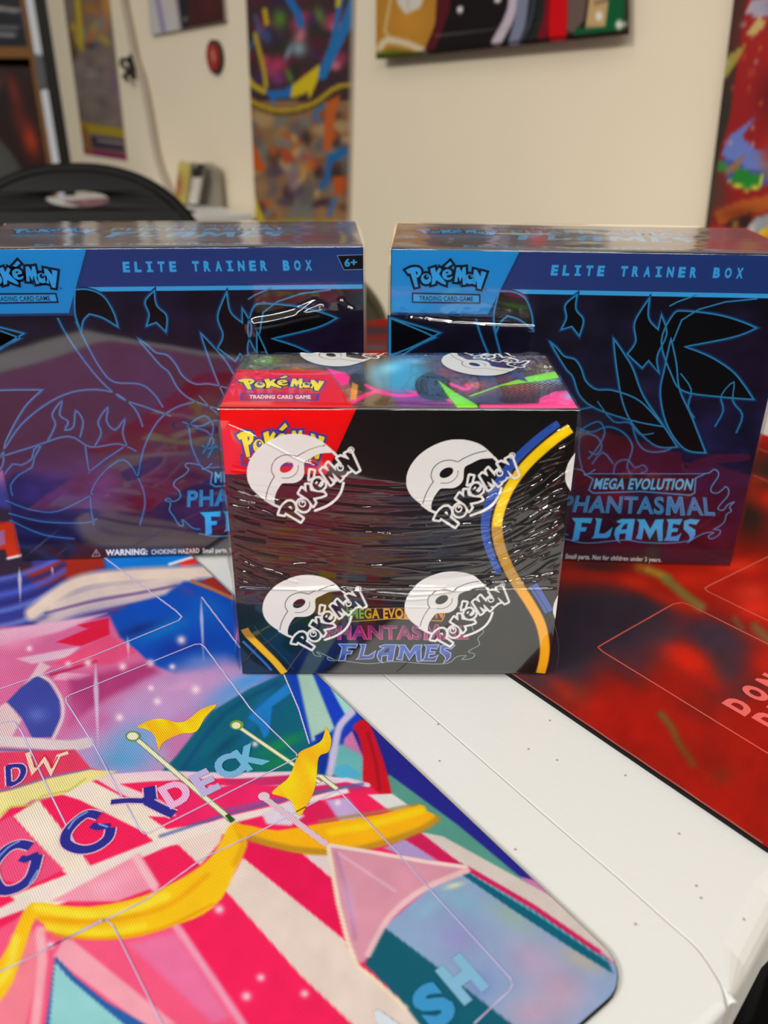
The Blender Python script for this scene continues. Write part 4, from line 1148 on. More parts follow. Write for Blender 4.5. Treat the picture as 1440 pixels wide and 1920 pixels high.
tag(wrap(BR_, 'clear_film', M_film2, .0009, .0008, film_r, film_top, None, .0008), 'clear glossy film with a fold near the logo')
tag(wrap(BL_, 'clear_film', M_film2, .0009, .0008, film_l, film_top, None, .0008), 'clear glossy film with a bright fold at upper right')

# ------------------------------------------------------------------ the booster display in shrink wrap
BW, BH, BD = .136, .12558, .06921
BB = Box('booster_display_box', .00538, .2979, .01064, BW, BH, BD)
tag(BB.root, 'shrink-wrapped black display box with a red corner, front centre on both playmats', 'box')
Bf, Bt = BB.front, BB.top
FP = lambda pts: Bf.uvs(pts)
TP = lambda pts: Bt.uvs(pts)
box('carton', (-BW / 2, .0002, 0.0002), (BW / 2, BD, BH), principled('black_box_board', (18, 17, 17), .3, .45), BB.root, .0006)
U, V = grid(-BW / 2 + .0003, BW / 2 - .0003, 240, .0005, BH - .0003, 220)
cv = Canvas(Bf, U, V, (20, 18, 18))
cv.blob(560, 950, 180, 60, (46, 24, 28), .6, .1); cv.blob(520, 1030, 110, 40, (48, 36, 30), .6); cv.blob(760, 960, 90, 40, (38, 22, 34), .5); cv.blob(770, 1010, 60, 40, (30, 34, 48), .6)
cv.blob(520, 1180, 70, 50, (10, 44, 52), 1); cv.blob(590, 1230, 60, 40, (10, 34, 84), 1, -.6); cv.blob(480, 1130, 40, 30, (22, 34, 44), .8); cv.blob(700, 1190, 160, 60, (34, 28, 38), .6); cv.blob(650, 1150, 60, 30, (60, 34, 40), .6)
cv.noise(60, .3, 7)
cv.mesh('front_artwork', M_card, BB.root, 4e-5)
RED = (208, 6, 9)
ink = Ink(Bf, 7e-5)
hw = BW / 2 - .0003
P = FP([(412, 766), (668, 766), (612, 889), (418, 889)]); P[0] = (-hw, BH - .0003); P[1][1] = BH - .0003; P[3][0] = -hw
ink.poly(P, RED, 0)
band = [(1100, 783), (1085, 793), (1038, 825), (990, 868), (958, 910), (940, 948), (932, 985), (936, 1020), (950, 1058), (970, 1095), (994, 1132), (1013, 1168), (1021, 1205), (1020, 1235), (1013, 1264)]
Bc = spline(FP(band), 8); Bc = Bc[(Bc[:, 0] < hw - .0016) & (Bc[:, 1] > .0008)]
up = Bc[Bc[:, 1] > FP([(965, 1080)])[0][1]]
ink.stroke(up + np.array([-.0042, .0012]), .0050, (46, 84, 168), 0)
lo = Bc[(Bc[:, 1] < FP([(965, 1100)])[0][1]) & (Bc[:, 1] > FP([(965, 1180)])[0][1])]
lo = lo[lo[:, 0] < hw - .007]
ink.stroke(lo + np.array([.0050, .002]), .0038, (66, 96, 172), 0)
GOLD = lambda u, v: (240, 198, 20) if v > .075 else ((176, 138, 44) if v > .045 else (214, 164, 20))
ink.stroke(Bc, .0060, (22, 18, 14), 1); ink.stroke(Bc, .0046, (148, 112, 40), 2); ink.stroke(Bc, .0038, GOLD, 3)
ink.stroke(Bc + np.array([.0062, -.001]), .0003, (52, 50, 48), 1)
ink.build('gold_band', M_card, BB.root)
b2 = spline(FP([(444, 1100), (448, 1150), (462, 1185), (487, 1212), (515, 1240), (536, 1265)]), 5); b2 = b2[(b2[:, 0] > -hw + .002) & (b2[:, 1] > .0008)]
ink.stroke(b2, .0044, (22, 18, 14), 1); ink.stroke(b2, .0036, (150, 110, 40), 2); ink.stroke(b2, .0029, lambda u, v: (226, 182, 16) if v < .02 else (170, 126, 40), 3)
b3 = b2[b2[:, 1] < .026] + np.array([-.0038, -.0016]); b3 = b3[(b3[:, 0] > -hw + .001) & (b3[:, 1] > .0012)]
ink.stroke(b3, .0012, (60, 110, 190), 1); ink.stroke(b2 + np.array([.0042, .002]), .0003, (60, 80, 80), 1)
ink.build('gold_band', M_card, BB.root)
BLUE = (58, 60, 158)
YEL2 = lambda u, v: (248, 212, 30)
ink = Ink(Bf, 1.4e-4)
logo(ink, quad_map(Bf, [(436, 789), (612, 789), (612, 866), (436, 866)]), YEL2, BLUE, .0009, 0, np.array([-6, 12]))
ink.poly(FP([(450, 851), (599, 851), (598, 874), (452, 874)]), BLUE, 0); ink.poly(FP([(454, 854), (595, 854), (594, 871), (456, 871)]), (150, 22, 40), 1)
ink.text('TRADING CARD GAME', FP([(466, 868), (584, 868), (584, 858), (466, 858)]), (232, 226, 226), 2, .03)
ink.build('logo', M_card, BB.root)
bn = FP([(650, 1136), (836, 1136), (832, 1158), (828, 1164), (742, 1159), (660, 1165), (654, 1162)])
ink.poly(bn, (34, 22, 16), 0)


def rainbow(u, v):
    t = (u + .018) / .038
    return (60 + 150 * min(1, max(0, t * 2 + .3)), 160 - 40 * max(0, t - .4), 30)


ink.stroke(bn[[0, 6, 5, 4, 3, 2, 1]], .0005, rainbow, 1)
ink.text('MEGA EVOLUTION', FP([(658, 1160), (830, 1159), (831, 1140), (657, 1140)]), rainbow, 2, .035)
MAG = lambda u, v: (186, 44, 112) if v < .0195 else (112, 40, 100)
q = FP([(611, 1200), (879, 1199), (877, 1171), (612, 1172)])
ink.set_name(q, MAG, (196, 104, 156), 1, .0004, .022)
TF2 = lambda P: FP([(635 + (p[0] - 178) / 824 * 218, 1207 + (p[1] - 380) / 166 * 36) for p in P])
for lt in FLAMES:
    A = TF2(lt[0])
    ink.poly(A, lambda u, v: (66, 96, 170) if v > .0105 else (56, 54, 128), 1, holes=[TF2(h_) for h_ in lt[1:]])
    ink.stroke(A, .00045, (150, 172, 210), 2, closed=True)
FL3 = [(860, 1140), (872, 1126), (884, 1136), (892, 1158), (885, 1172), (890, 1184), (903, 1178), (906, 1186), (896, 1196), (899, 1208), (886, 1216), (878, 1222), (890, 1226), (884, 1234), (866, 1236), (874, 1229), (856, 1231), (840, 1243), (800, 1244), (740, 1240), (690, 1244), (640, 1238), (618, 1238), (614, 1232), (626, 1236), (606, 1226), (594, 1222), (602, 1230), (590, 1228), (584, 1216)]
ink.stroke(spline(FP(FL3), 4), .0004, (130, 150, 150), 1)
ink.build('set_name_lettering', M_card, BB.root)

# top: neon abstract
U, V = grid(-BW / 2 + .0003, BW / 2 - .0003, 260, .0004, BD - .0004, 150)
cv = Canvas(Bt, U, V, (88, 70, 66))
cv.blob(480, 680, 60, 16, (95, 110, 60), .9); cv.blob(500, 675, 30, 10, (120, 170, 70), .7); cv.blob(560, 690, 40, 10, (176, 120, 60), .8); cv.blob(450, 672, 30, 10, (70, 66, 80), .8); cv.blob(600, 712, 50, 12, (196, 120, 70), .7)
cv.blob(660, 735, 40, 20, (180, 110, 70), .8); cv.blob(900, 690, 60, 26, (40, 44, 110), .9); cv.blob(960, 680, 60, 16, (60, 60, 130), .8); cv.blob(1010, 690, 30, 16, (120, 110, 70), .6); cv.blob(920, 730, 90, 24, (110, 50, 40), .9)
cv.blob(890, 722, 18, 7, (235, 120, 60), .9); cv.blob(975, 728, 40, 14, (190, 90, 50), .8); cv.blob(1020, 720, 30, 16, (170, 150, 160), .8); cv.blob(860, 690, 30, 26, (150, 70, 50), .7); cv.blob(640, 672, 20, 6, (110, 170, 60), .8)
cv.blob(1040, 712, 26, 10, (130, 150, 200), .7); cv.blob(930, 752, 80, 10, (60, 36, 40), .8); cv.blob(1000, 670, 40, 5, (90, 70, 90), .8)
n = vnoise(cv.X / 5, cv.Y / 2.2, 8); cv.c *= (.8 + .4 * n)[..., None]
ht = ((np.floor(cv.X / 5) + np.floor(cv.Y / 2.4)) % 2 < 1) & (((cv.X > 670) & (cv.X < 790) & (cv.Y > 735)) | ((cv.X > 930) & (cv.Y > 715)))
cv.c[ht] = cv.c[ht] * .45
cv.poly([(676, 742), (700, 730), (760, 736), (800, 752), (790, 764), (690, 764)], (110, 92, 52), 8, .7)
cv.poly([(745, 764), (735, 735), (780, 738), (840, 752), (870, 764)], (120, 44, 140), 8, .9)
cv.poly([(612, 690), (650, 700), (664, 716), (640, 724)], (236, 40, 140), 3); cv.line([(660, 755), (700, 735), (740, 732), (790, 736)], 7, (240, 36, 140), 3, 1, 4)
cv.poly([(655, 712), (668, 696), (700, 694), (700, 730), (680, 734), (660, 728)], (44, 46, 48), 4, 1, 3)
cv.blob(745, 704, 64, 36, (70, 150, 178), 1, 0, 3); cv.blob(730, 690, 30, 12, (140, 205, 220), .8, -.2); cv.blob(775, 676, 30, 8, (120, 190, 225), .8); cv.blob(790, 668, 24, 5, (60, 90, 140), .8)
cv.line([(686, 722), (715, 736), (755, 742), (800, 738), (830, 744), (845, 752)], 6, (240, 40, 150), 3, 1, 4)
cv.poly([(782, 712), (800, 700), (828, 704), (846, 720), (846, 744), (820, 752), (790, 744), (778, 728)], (46, 40, 38), 4, 1, 3); cv.blob(815, 725, 16, 10, (80, 74, 70), .6)
cv.blob(832, 697, 16, 8, (150, 60, 60), .8); cv.line([(845, 720), (868, 729), (880, 728), (874, 722)], 6, (240, 70, 150), 3, 1, 3)
cv.poly([(820, 712), (853, 735), (894, 759), (896, 765), (858, 765), (838, 740)], (132, 214, 30), 2); cv.poly([(876, 743), (930, 724), (990, 706), (1062, 692), (1064, 706), (1000, 716), (940, 724), (884, 744)], (140, 216, 40), 2)
cv.poly([(1012, 746), (1040, 734), (1100, 730), (1100, 768), (900, 768), (900, 758), (960, 758), (1010, 756)], (240, 70, 150), 4); cv.blob(1070, 742, 18, 8, (150, 190, 215), .95)
cv.poly([(948, 696), (975, 700), (990, 716), (960, 708)], (60, 44, 96), 3); cv.poly([(660, 716), (672, 722), (668, 748), (656, 752)], (240, 170, 60), 4, .8)
cv.c *= 1.0
cv.mesh('top_artwork', M_card, BB.root, 4e-5)
ink = Ink(Bt, 8e-5)
P = TP([(412, 763), (664, 763), (614, 695), (427, 693)]); P[0] = (-hw, .0006); P[1][1] = .0006; P[3][0] = -hw
ink.poly(P, RED, 0)
logo(ink, quad_map(Bt, [(437, 703), (612, 703), (611, 736), (440, 735)]), YEL2, BLUE, .0010, 1, np.array([-4, 10]))
ink.poly(TP([(450, 737), (599, 738), (597, 752), (451, 751)]), BLUE, 1); ink.poly(TP([(454, 739.5), (594, 740), (592, 750), (455, 749.5)]), (178, 30, 44), 2)
ink.text('TRADING CARD GAME', TP([(467, 748), (583, 748.5), (582, 741), (468, 741)]), (240, 236, 232), 3, .04)
ink.build('logo', M_card, BB.root)
ink.text('6+', TP([(1020, 691), (1036, 691), (1035, 685), (1019, 685)]), (240, 240, 240), 1, .03)
ink.build('age_mark', M_card, BB.root)

# film: wrinkles, folds, and the white stamps printed on it
def stampT(P): return [(420 + p[0] / 5.143, 780 + p[1] / 5.143) for p in P]


ST_OUT = np.array(stampT([(1052, 342), (1000, 282), (910, 216), (800, 178), (690, 165), (570, 178), (440, 230), (330, 310), (256, 410), (224, 510), (230, 610), (270, 690), (330, 752), (400, 800), (486, 842), (488, 800), (502, 740), (530, 686), (562, 645), (606, 640), (690, 636), (750, 600), (776, 540), (776, 440), (840, 398), (930, 355)]))
ST_HOLE = ell(420 + 605 / 5.143, 780 + 488 / 5.143, 70 / 5.143, 46 / 5.143, -.5, 26)
ST_LINES = [(np.array(stampT([(708, 382), (770, 344), (840, 312), (910, 290), (972, 278)])), 1.6), (np.array(stampT([(486, 578), (450, 640), (424, 704), (410, 760), (407, 792)])), 1.6),
            (np.array(stampT([(486, 574), (462, 530), (464, 470), (500, 412), (560, 376), (630, 366), (700, 382)])), 1.6), (np.array(stampT([(716, 470), (712, 520), (676, 566), (620, 590), (560, 588)])), 1.2)]
ST_RING = [(np.array(stampT([(1052, 342), (1090, 380), (1112, 420)])), 4.6), (np.array(stampT([(1152, 640), (1130, 720), (1080, 796), (990, 860), (880, 904)])), 5.0), (np.array(stampT([(400, 800), (480, 850), (556, 882)])), 4.6)]
_k = 759 / 896.; _ca, _sa = math.cos(-.744), math.sin(-.744)


def stamp_logo(P):
    P = np.asarray(P, float); x = (P[:, 0] - 255) * _k; y = (P[:, 1] - 285) * _k
    q = np.stack([652 + x * _ca - y * _sa, 940 + x * _sa + y * _ca], 1)
    return np.array(stampT(q))


ST_TXT = [[stamp_logo(q) for q in loops] for n, loops in LOGO]
ST_EYE = [stamp_logo(q) for q in LOGO_EYES]


def stamp_mask(X, Y):
    m = np.zeros_like(X)
    sel = (X > 455) & (X < 685) & (Y > 805) & (Y < 990)
    if not sel.any(): return m
    x, y = X[sel], Y[sel]; s_ = 1.1
    fill = lambda P: np.clip(.5 + np.where(inside(x, y, P), 1, -1) * seg_dist(x, y, P, True) / s_, 0, 1)
    line = lambda P, w, cl=False: np.clip(.5 + (w / 2 - seg_dist(x, y, P, cl)) / s_, 0, 1)
    r = fill(spline(ST_OUT, 3, True)) * (1 - fill(ST_HOLE))
    for P, w in ST_LINES: r *= 1 - line(spline(P, 4), w)
    for P, w in ST_RING: r = np.maximum(r, line(spline(P, 4), w))
    for loops in ST_TXT: r = np.maximum(r, np.maximum(line(loops[0], 7.6, True), fill(loops[0])))
    for k, loops in enumerate(ST_TXT):
        r = r * (1 - fill(loops[0]) * (1 - line(loops[0], 1.2, True)))
        for q in loops[1:]: r = np.maximum(r, fill(q) if len(q) < 10 else line(q, 2.6, True))
    for q in ST_EYE: r = np.maximum(r, fill(q))
    cr_ = ell(420 + 1224 / 5.143, 780 + 322 / 5.143, 5.6, 5.4, 0, 20)
    r = np.maximum(r, line(cr_, 1.7, True))
    r = np.maximum(r, line(np.array([(656.6, 845.5), (656.6, 839.8), (658.6, 839.4), (659.4, 841), (658.2, 842.6), (660, 845.2)]), 1.1))
    m[sel] = r
    return m


a0 = FP([(537.6, 875.3)])[0]
ANCH = [FP([p])[0] for p in [(537.6, 875.3), (836.7, 885.5), (561, 1130), (828, 1123), (1136, 872), (1107, 1126)]]
ANCH_T = [TP([p])[0] for p in [(621, 669), (890, 686)]]


def stamps(U, V, U2, V2):
    r = np.zeros_like(U); lim = .024
    for a in ANCH:
        du, dv = U - a[0], V - a[1]
        s_ = (np.abs(du) < .034) & (np.abs(dv) < .034)
        X, Y = Bf.px(np.where(s_, a0[0] + du, 9), np.where(s_, a0[1] + dv, 9))
        r = np.maximum(r, np.where(s_, stamp_mask(X, Y), 0))
    r2 = np.zeros_like(U2)
    for a in ANCH_T:
        du, dv = U2 - a[0], V2 - a[1]
        s_ = (np.abs(du) < .034) & (np.abs(dv) < .034)
        X, Y = Bf.px(np.where(s_, a0[0] + dv, 9), np.where(s_, a0[1] - du, 9))
        r2 = np.maximum(r2, np.where(s_, stamp_mask(X, Y), 0))
    return r, r2


def film_front(U, V, X, Y):
    cu = 62 * (1 - ((X - 740) / 330) ** 2) - 22 * np.clip((X - 900) / 150, 0, 1) ** 1.5 * 2 + 20 * np.clip((560 - X) / 140, 0, 1)
    w = Y - cu
    z = np.clip((w - 835) / 50, 0, 1) * np.clip((1106 - Y) / 18, 0, 1)
    z2 = .18 + .82 * np.maximum(np.clip((560 - X) / 120, 0, 1), np.clip((X - 700) / 200, 0, 1))
    n1 = vnoise(X / 110 + 3, w / 5.2, 41) - .5; n2 = vnoise(X / 70, w / 3.1, 42) - .5; n3 = vnoise(X / 240, w / 13., 43) - .5
    d = z * (.00026 * n1 + .00010 * n2 + .0005 * n3) * (.6 + .5 * z2)
    zc = np.clip((X - 1000) / 60, 0, 1) * np.clip((Y - 770) / 20, 0, 1) * np.clip((1110 - Y) / 20, 0, 1)
    d = d + zc * .00075 * (vnoise((X - Y * .55) / 34., (Y + X * .42) / 4.2, 47) - .5)
    d = d + (vnoise(X / 90, Y / 60, 44) - .5) * .00035 + ridge(X, Y, [(430, 1101), (560, 1103), (760, 1103), (940, 1104), (1050, 1102)], 1.6, .0008)
    d = d + ridge(X, Y, [(560, 1103), (640, 1100), (740, 1112), (820, 1110), (930, 1092), (1050, 1072)], 2.6, .0007) + ridge(X, Y, [(700, 1060), (780, 1052), (860, 1050), (930, 1050)], 2.4, .0004)
    d = d + ridge(X, Y, [(650, 1138), (760, 1136), (820, 1137)], 1.6, .0003) + ridge(X, Y, [(690, 1118), (760, 1122), (800, 1120)], 2.2, .0005) + ridge(X, Y, [(430, 796), (480, 818), (560, 860), (590, 872)], 1.8, .0005)
    d = d + ridge(X, Y, [(1000, 980), (1040, 960), (1062, 945)], 2.5, .0006) + ridge(X, Y, [(985, 1035), (1030, 1010), (1058, 990)], 2.0, .0005) + ridge(X, Y, [(1036, 778), (1060, 774)], 1.8, .0005)
    d = d + ridge(X, Y, [(440, 1262), (640, 1263), (1020, 1263)], 1.6, .0004) + ridge(X, Y, [(550, 1056), (600, 1054), (612, 1056)], 1.6, .0004)
    g = np.random.default_rng(17)
    for i in range(46):
        x0 = g.uniform(900, 1050); y0 = g.uniform(905, 1098); L_ = g.uniform(18, 80); m_ = g.uniform(.35, .75) * (1 if y0 < 1075 else .3)
        d = d + ridge(X, Y, [(x0, y0), (x0 + L_, y0 - L_ * m_)], g.uniform(1.1, 2.0), g.uniform(.00025, .0006))
    for i in range(26):
        x0 = g.uniform(600, 930); y0 = g.uniform(930, 1098); L_ = g.uniform(40, 150); m_ = g.uniform(-.04, .12) * np.sign(x0 - 700)
        d = d + ridge(X, Y, [(x0, y0), (x0 + L_ / 2, y0 - L_ * m_ * .4), (x0 + L_, y0 - L_ * m_)], g.uniform(1.2, 2.2), g.uniform(.00015, .0004))
    for i in range(30):
        x0 = g.uniform(418, 470); y0 = g.uniform(880, 1085); L_ = g.uniform(20, 110); m_ = g.uniform(.15, .5)
        d = d + ridge(X, Y, [(x0, y0), (x0 + L_ / 2, y0 + L_ * m_ * .6), (x0 + L_, y0 + L_ * m_)], g.uniform(1.2, 2.0), g.uniform(.00015, .0004))
    ed = np.clip((450 + (Y - 900) * .07 - X) / 40, 0, 1) * z
    d = d + ed * .0003 * (vnoise(X / 30, Y / 3.4, 48) - .5)
    return d + .00012


def film_bt(U, V, X, Y):
    e = np.clip((-BW / 2 + .016 - U) / .012, 0, 1) * np.clip((V - .02) / .03, 0, 1) + np.clip((U - BW / 2 + .02) / .015, 0, 1) * np.clip((V - .03) / .03, 0, 1)
    b_ = np.clip((V - BD + .008) / .008, 0, 1)
    return .00030 * (vnoise(U / .02, V / .012, 51) - .5) + (e * .0016 + b_ * .0007) * (vnoise(U / .0035, V / .0045, 52) - .3) + .0001


tag(wrap(BB, 'shrink_wrap', M_film, .00030, .00052, film_front, film_bt, stamps, .0022), 'clear crinkled shrink film with white printed stamps')

# ------------------------------------------------------------------ on and along the wall


def wall_sheet(name, px4, label, cat, paint, off=.004, up=0., down=0., base=(128, 128, 128), nu=70, nv=110, thick=.003, group=None, edge=(200, 195, 185), mat=None):
    bl, br, tr, tl = WALL.uvs(px4)
    if up:
        tl, tr = tl + (tl - bl) / np.hypot(*(tl - bl)) * up, tr + (tr - br) / np.hypot(*(tr - br)) * up
    if down:
        bl, br = bl - (tl - bl) / np.hypot(*(tl - bl)) * down, br - (tr - br) / np.hypot(*(tr - br)) * down
    U, V = quad_grid((bl, br, tr, tl), nu, nv)
    cv = Canvas(WALL, U, V, base); paint(cv)
    return tag(cv.sheet(name, mat or M_paper, None, off, thick, 1., edge), label, cat, group)


def splash(cv, pal, n, x0, x1, y0, y1, r0, r1, seed, ang=None):
    g = np.random.default_rng(seed)
    for i in range(n):
        cv.blob(g.uniform(x0, x1), g.uniform(y0, y1), g.uniform(r0, r1), g.uniform(r0, r1) * 1.4, pal[g.integers(len(pal))], .9, g.uniform(0, 3) if ang is None else ang, 2)


def paint_centre(c):
    c.c[:] = (66, 40, 44)
    pu = c.Y < 190
    c.c[~pu] = (158, 116, 78)
    splash(c, [(90, 28, 52), (50, 30, 66), (120, 30, 50), (40, 46, 40), (180, 60, 100), (70, 40, 90)], 46, 475, 670, -60, 170, 8, 22, 3)
    splash(c, [(106, 140, 50), (190, 60, 80), (230, 120, 150), (60, 90, 140)], 12, 490, 650, -60, 150, 6, 14, 13)
    c.blob(575, 68, 13, 20, (232, 130, 140), .95, .3); c.blob(572, 92, 18, 16, (150, 190, 200), .95); c.blob(552, 100, 6, 20, (165, 195, 205), .8, .4); c.blob(532, 122, 16, 18, (215, 60, 110), .9); c.blob(533, 148, 18, 14, (140, 60, 130), .9); c.blob(536, 36, 16, 22, (96, 150, 50), .95); c.blob(612, 30, 10, 20, (110, 150, 50), .9, -.4)
    splash(c, [(176, 130, 86), (128, 130, 124), (88, 54, 38), (196, 160, 110), (110, 100, 100), (150, 90, 60)], 70, 480, 665, 215, 415, 8, 22, 4)
    splash(c, [(206, 90, 20), (60, 40, 50), (206, 170, 120), (90, 70, 90)], 26, 485, 660, 250, 410, 6, 16, 5)
    c.poly([(480, 262), (496, 285), (510, 318), (486, 322)], (214, 92, 12), 4); c.poly([(625, 190), (650, 178), (640, 220), (632, 282), (618, 280), (620, 235)], (214, 100, 30), 5); c.poly([(636, 330), (656, 332), (654, 360), (640, 365)], (212, 88, 16), 4)
    c.poly([(658, 272), (662, 290), (634, 305), (630, 335), (614, 356), (608, 350), (622, 330), (624, 290), (640, 285)], (16, 110, 180), 3); c.line([(640, 372), (628, 402)], 9, (80, 120, 170), 4); c.line([(618, 198), (600, 215), (612, 228)], 7, (50, 120, 180), 4, 1, 3)
    c.line([(560, 300), (540, 280), (548, 300)], 12, (190, 80, 40), 6); c.blob(585, 255, 9, 14, (60, 44, 46), .9); c.blob(580, 320, 14, 22, (226, 170, 80), .9); c.blob(560, 338, 12, 26, (150, 120, 150), .8); c.blob(585, 295, 14, 10, (190, 70, 70), .8)
    for P, col, w in [([(540, -40), (556, 2), (572, 28), (574, 44)], (26, 118, 200), 14), ([(690, -40), (670, 20), (655, 60), (635, 100), (616, 140)], (26, 124, 196), 19), ([(655, -20), (646, 30), (636, 80), (628, 100)], (30, 120, 190), 10), ([(652, -40), (646, 10)], (226, 200, 26), 9),
                      ([(474, 100), (496, 60), (490, 30)], (70, 100, 150), 6), ([(490, 66), (506, 130), (510, 162)], (206, 178, 40), 8), ([(472, 135), (484, 158), (508, 172)], (226, 196, 30), 9), ([(508, 20), (512, 44)], (216, 186, 30), 9)]:
        c.line(P, w, col, 3, 1, 3)
    c.poly([(508, 168), (540, 170), (572, 152), (560, 180), (528, 186), (524, 200), (518, 185)], (24, 118, 196), 3); c.poly([(560, 160), (612, 120), (608, 150), (592, 186), (588, 172), (572, 180), (556, 182)], (236, 206, 20), 3)
    c.line([(470, 184), (510, 205), (550, 210), (600, 196), (640, 168), (675, 160)], 13, (88, 64, 18), 4, 1, 5); c.line([(470, 182), (510, 202), (550, 207), (600, 193), (640, 165), (675, 157)], 7, (216, 176, 24), 3, 1, 5)
    c.poly([(484, 370), (504, 412), (580, 408), (660, 412), (670, 460), (470, 460)], (190, 158, 20), 5, .85); c.line([(484, 365), (502, 415)], 9, (226, 196, 20), 3)
    c.c[:] = c.c * .92


wall_sheet('poster', [(490, 412), (659, 415), (668, 0), (473, 0)], 'tall colourful poster with blue and yellow ribbon strokes, hung in the middle of the wall', 'poster', paint_centre, up=.5, down=.25, nu=90, nv=260, thick=.012, off=.013)


def paint_left(c):
    c.c[:] = (128, 112, 100)
    splash(c, [(170, 120, 50), (190, 160, 60), (150, 100, 60), (120, 130, 130), (190, 110, 60)], 40, 130, 215, -90, 88, 6, 16, 7)
    c.poly([(124, 20), (150, 96), (140, 130), (110, 20)], (70, 60, 40), 8, .7); c.line([(148, 0), (156, 90)], 10, (196, 176, 40), 5); c.blob(175, 86, 16, 7, (60, 44, 66), .9); c.blob(190, 45, 12, 24, (120, 130, 146), .8); c.blob(205, 20, 14, 30, (210, 130, 60), .8)
    splash(c, [(124, 112, 106), (138, 122, 112), (110, 96, 96), (150, 132, 124)], 30, 140, 230, 105, 230, 8, 16, 8)
    c.blob(216, 160, 8, 40, (130, 90, 140), .7, -.2); c.line([(148, 236), (232, 250)], 16, (176, 148, 20), 5); c.poly([(172, 254), (234, 262), (236, 284), (176, 276)], (52, 40, 56), 4); c.line([(186, 262), (234, 270)], 5, (150, 140, 145), 4)
    c.line([(160, 285), (240, 297)], 14, (140, 30, 86), 5); c.line([(160, 240), (172, 290)], 10, (150, 90, 40), 5)
    for y in range(150, 232, 11): c.line([(155, y), (200 + (y * 7) % 20, y + 5)], 3, (104, 92, 90), 3, .7)


wall_sheet('poster', [(160, 288), (240, 300), (207, 0), (122, 0)], 'narrow faded yellow and grey poster near the left end of the wall', 'poster', paint_left, up=.6, nu=50, nv=150)


def paint_red(c):
    c.c[:] = (150, 22, 24)
    c.poly([(1300, -400), (1388, -400), (1412, 0), (1404, 60), (1390, 150), (1380, 220), (1360, 290), (1340, 430), (1280, 470)], (48, 42, 36), 5)
    c.blob(1440, 90, 60, 120, (168, 28, 26), .9); c.blob(1452, 180, 30, 60, (110, 14, 22), .9); c.blob(1350, 360, 30, 60, (70, 58, 44), .9)
    c.poly([(1408, 28), (1422, 0), (1500, -20), (1500, 40)], (176, 168, 180), 3); c.poly([(1370, 110), (1412, 82), (1398, 110), (1372, 148), (1366, 140)], (156, 150, 62), 4)
    c.poly([(1410, 66), (1436, 30), (1450, 46), (1424, 70)], (206, 176, 110), 6)
    c.poly([(1378, 255), (1395, 244), (1430, 218), (1402, 256), (1430, 280), (1500, 270), (1500, 330), (1420, 330), (1364, 290)], (104, 124, 196), 5); c.poly([(1364, 296), (1398, 300), (1410, 318), (1500, 310), (1500, 330), (1430, 350), (1376, 340)], (70, 80, 160), 6)
    c.poly([(1396, 312), (1440, 330), (1436, 350), (1410, 356), (1380, 336)], (30, 130, 40), 5); c.line([(1378, 340), (1412, 354), (1436, 348), (1440, 330)], 5, (210, 210, 70), 4); c.poly([(1360, 300), (1378, 306), (1372, 325), (1356, 315)], (50, 130, 60), 5)
    c.poly([(1370, 318), (1412, 284), (1396, 315), (1376, 326)], (150, 110, 70), 4)
    c.poly([(1350, 395), (1400, 375), (1500, 355), (1500, 385), (1420, 400), (1360, 420)], (180, 90, 24), 6); c.blob(1400, 400, 50, 16, (120, 40, 16), .8); c.poly([(1380, 410), (1420, 398), (1420, 440), (1360, 440)], (50, 20, 14), 8); c.blob(1390, 420, 8, 10, (170, 130, 50), .9)
    c.poly([(1412, 424), (1432, 404), (1500, 396), (1500, 460), (1408, 450)], (150, 160, 165), 5); c.poly([(1428, 446), (1440, 426), (1500, 420), (1500, 460)], (238, 216, 30), 4); c.blob(1420, 430, 7, 14, (210, 200, 190), .9, .4)
    g = np.random.default_rng(6)
    for i in range(26): c.blob(g.uniform(1340, 1440), g.uniform(10, 300), 4, 5, [(206, 120, 60), (190, 160, 150), (200, 90, 50)][i % 3], .8)
    splash(c, [(170, 30, 30), (120, 20, 24), (60, 60, 140), (180, 140, 60)], 40, 1480, 1900, -200, 500, 20, 60, 12)


wall_sheet('poster', [(1333, 430), (1640, 520), (1700, -120), (1388, 0)], 'large red and black poster at the right edge, behind the right blue box', 'poster', paint_red, up=.45, down=.3, nu=160, nv=260, off=.012, thick=.011, edge=(40, 36, 32))


def paint_paper(c):
    c.c[:] = (150, 145, 152)
    c.poly([(260, -100), (320, -100), (340, 20), (346, 62), (280, 80)], (206, 200, 196), 5); c.line([(300, -20), (315, 60)], 9, (150, 140, 180), 6)
    c.poly([(330, -100), (440, -100), (440, 50), (352, 58), (345, 20)], (66, 22, 20), 5); c.blob(400, 10, 18, 24, (90, 26, 26), .8); c.poly([(340, -40), (356, -40), (362, 54), (350, 58)], (30, 28, 34), 4); c.blob(356, 36, 4, 4, (190, 170, 160), .9)


wall_sheet('poster', [(290, 66), (428, 40), (424, -20), (284, -10)], 'small print with dark maroon right half, cut by the top edge of the photo', 'poster', paint_paper, up=.25, nu=60, nv=80, off=.010, thick=.009)


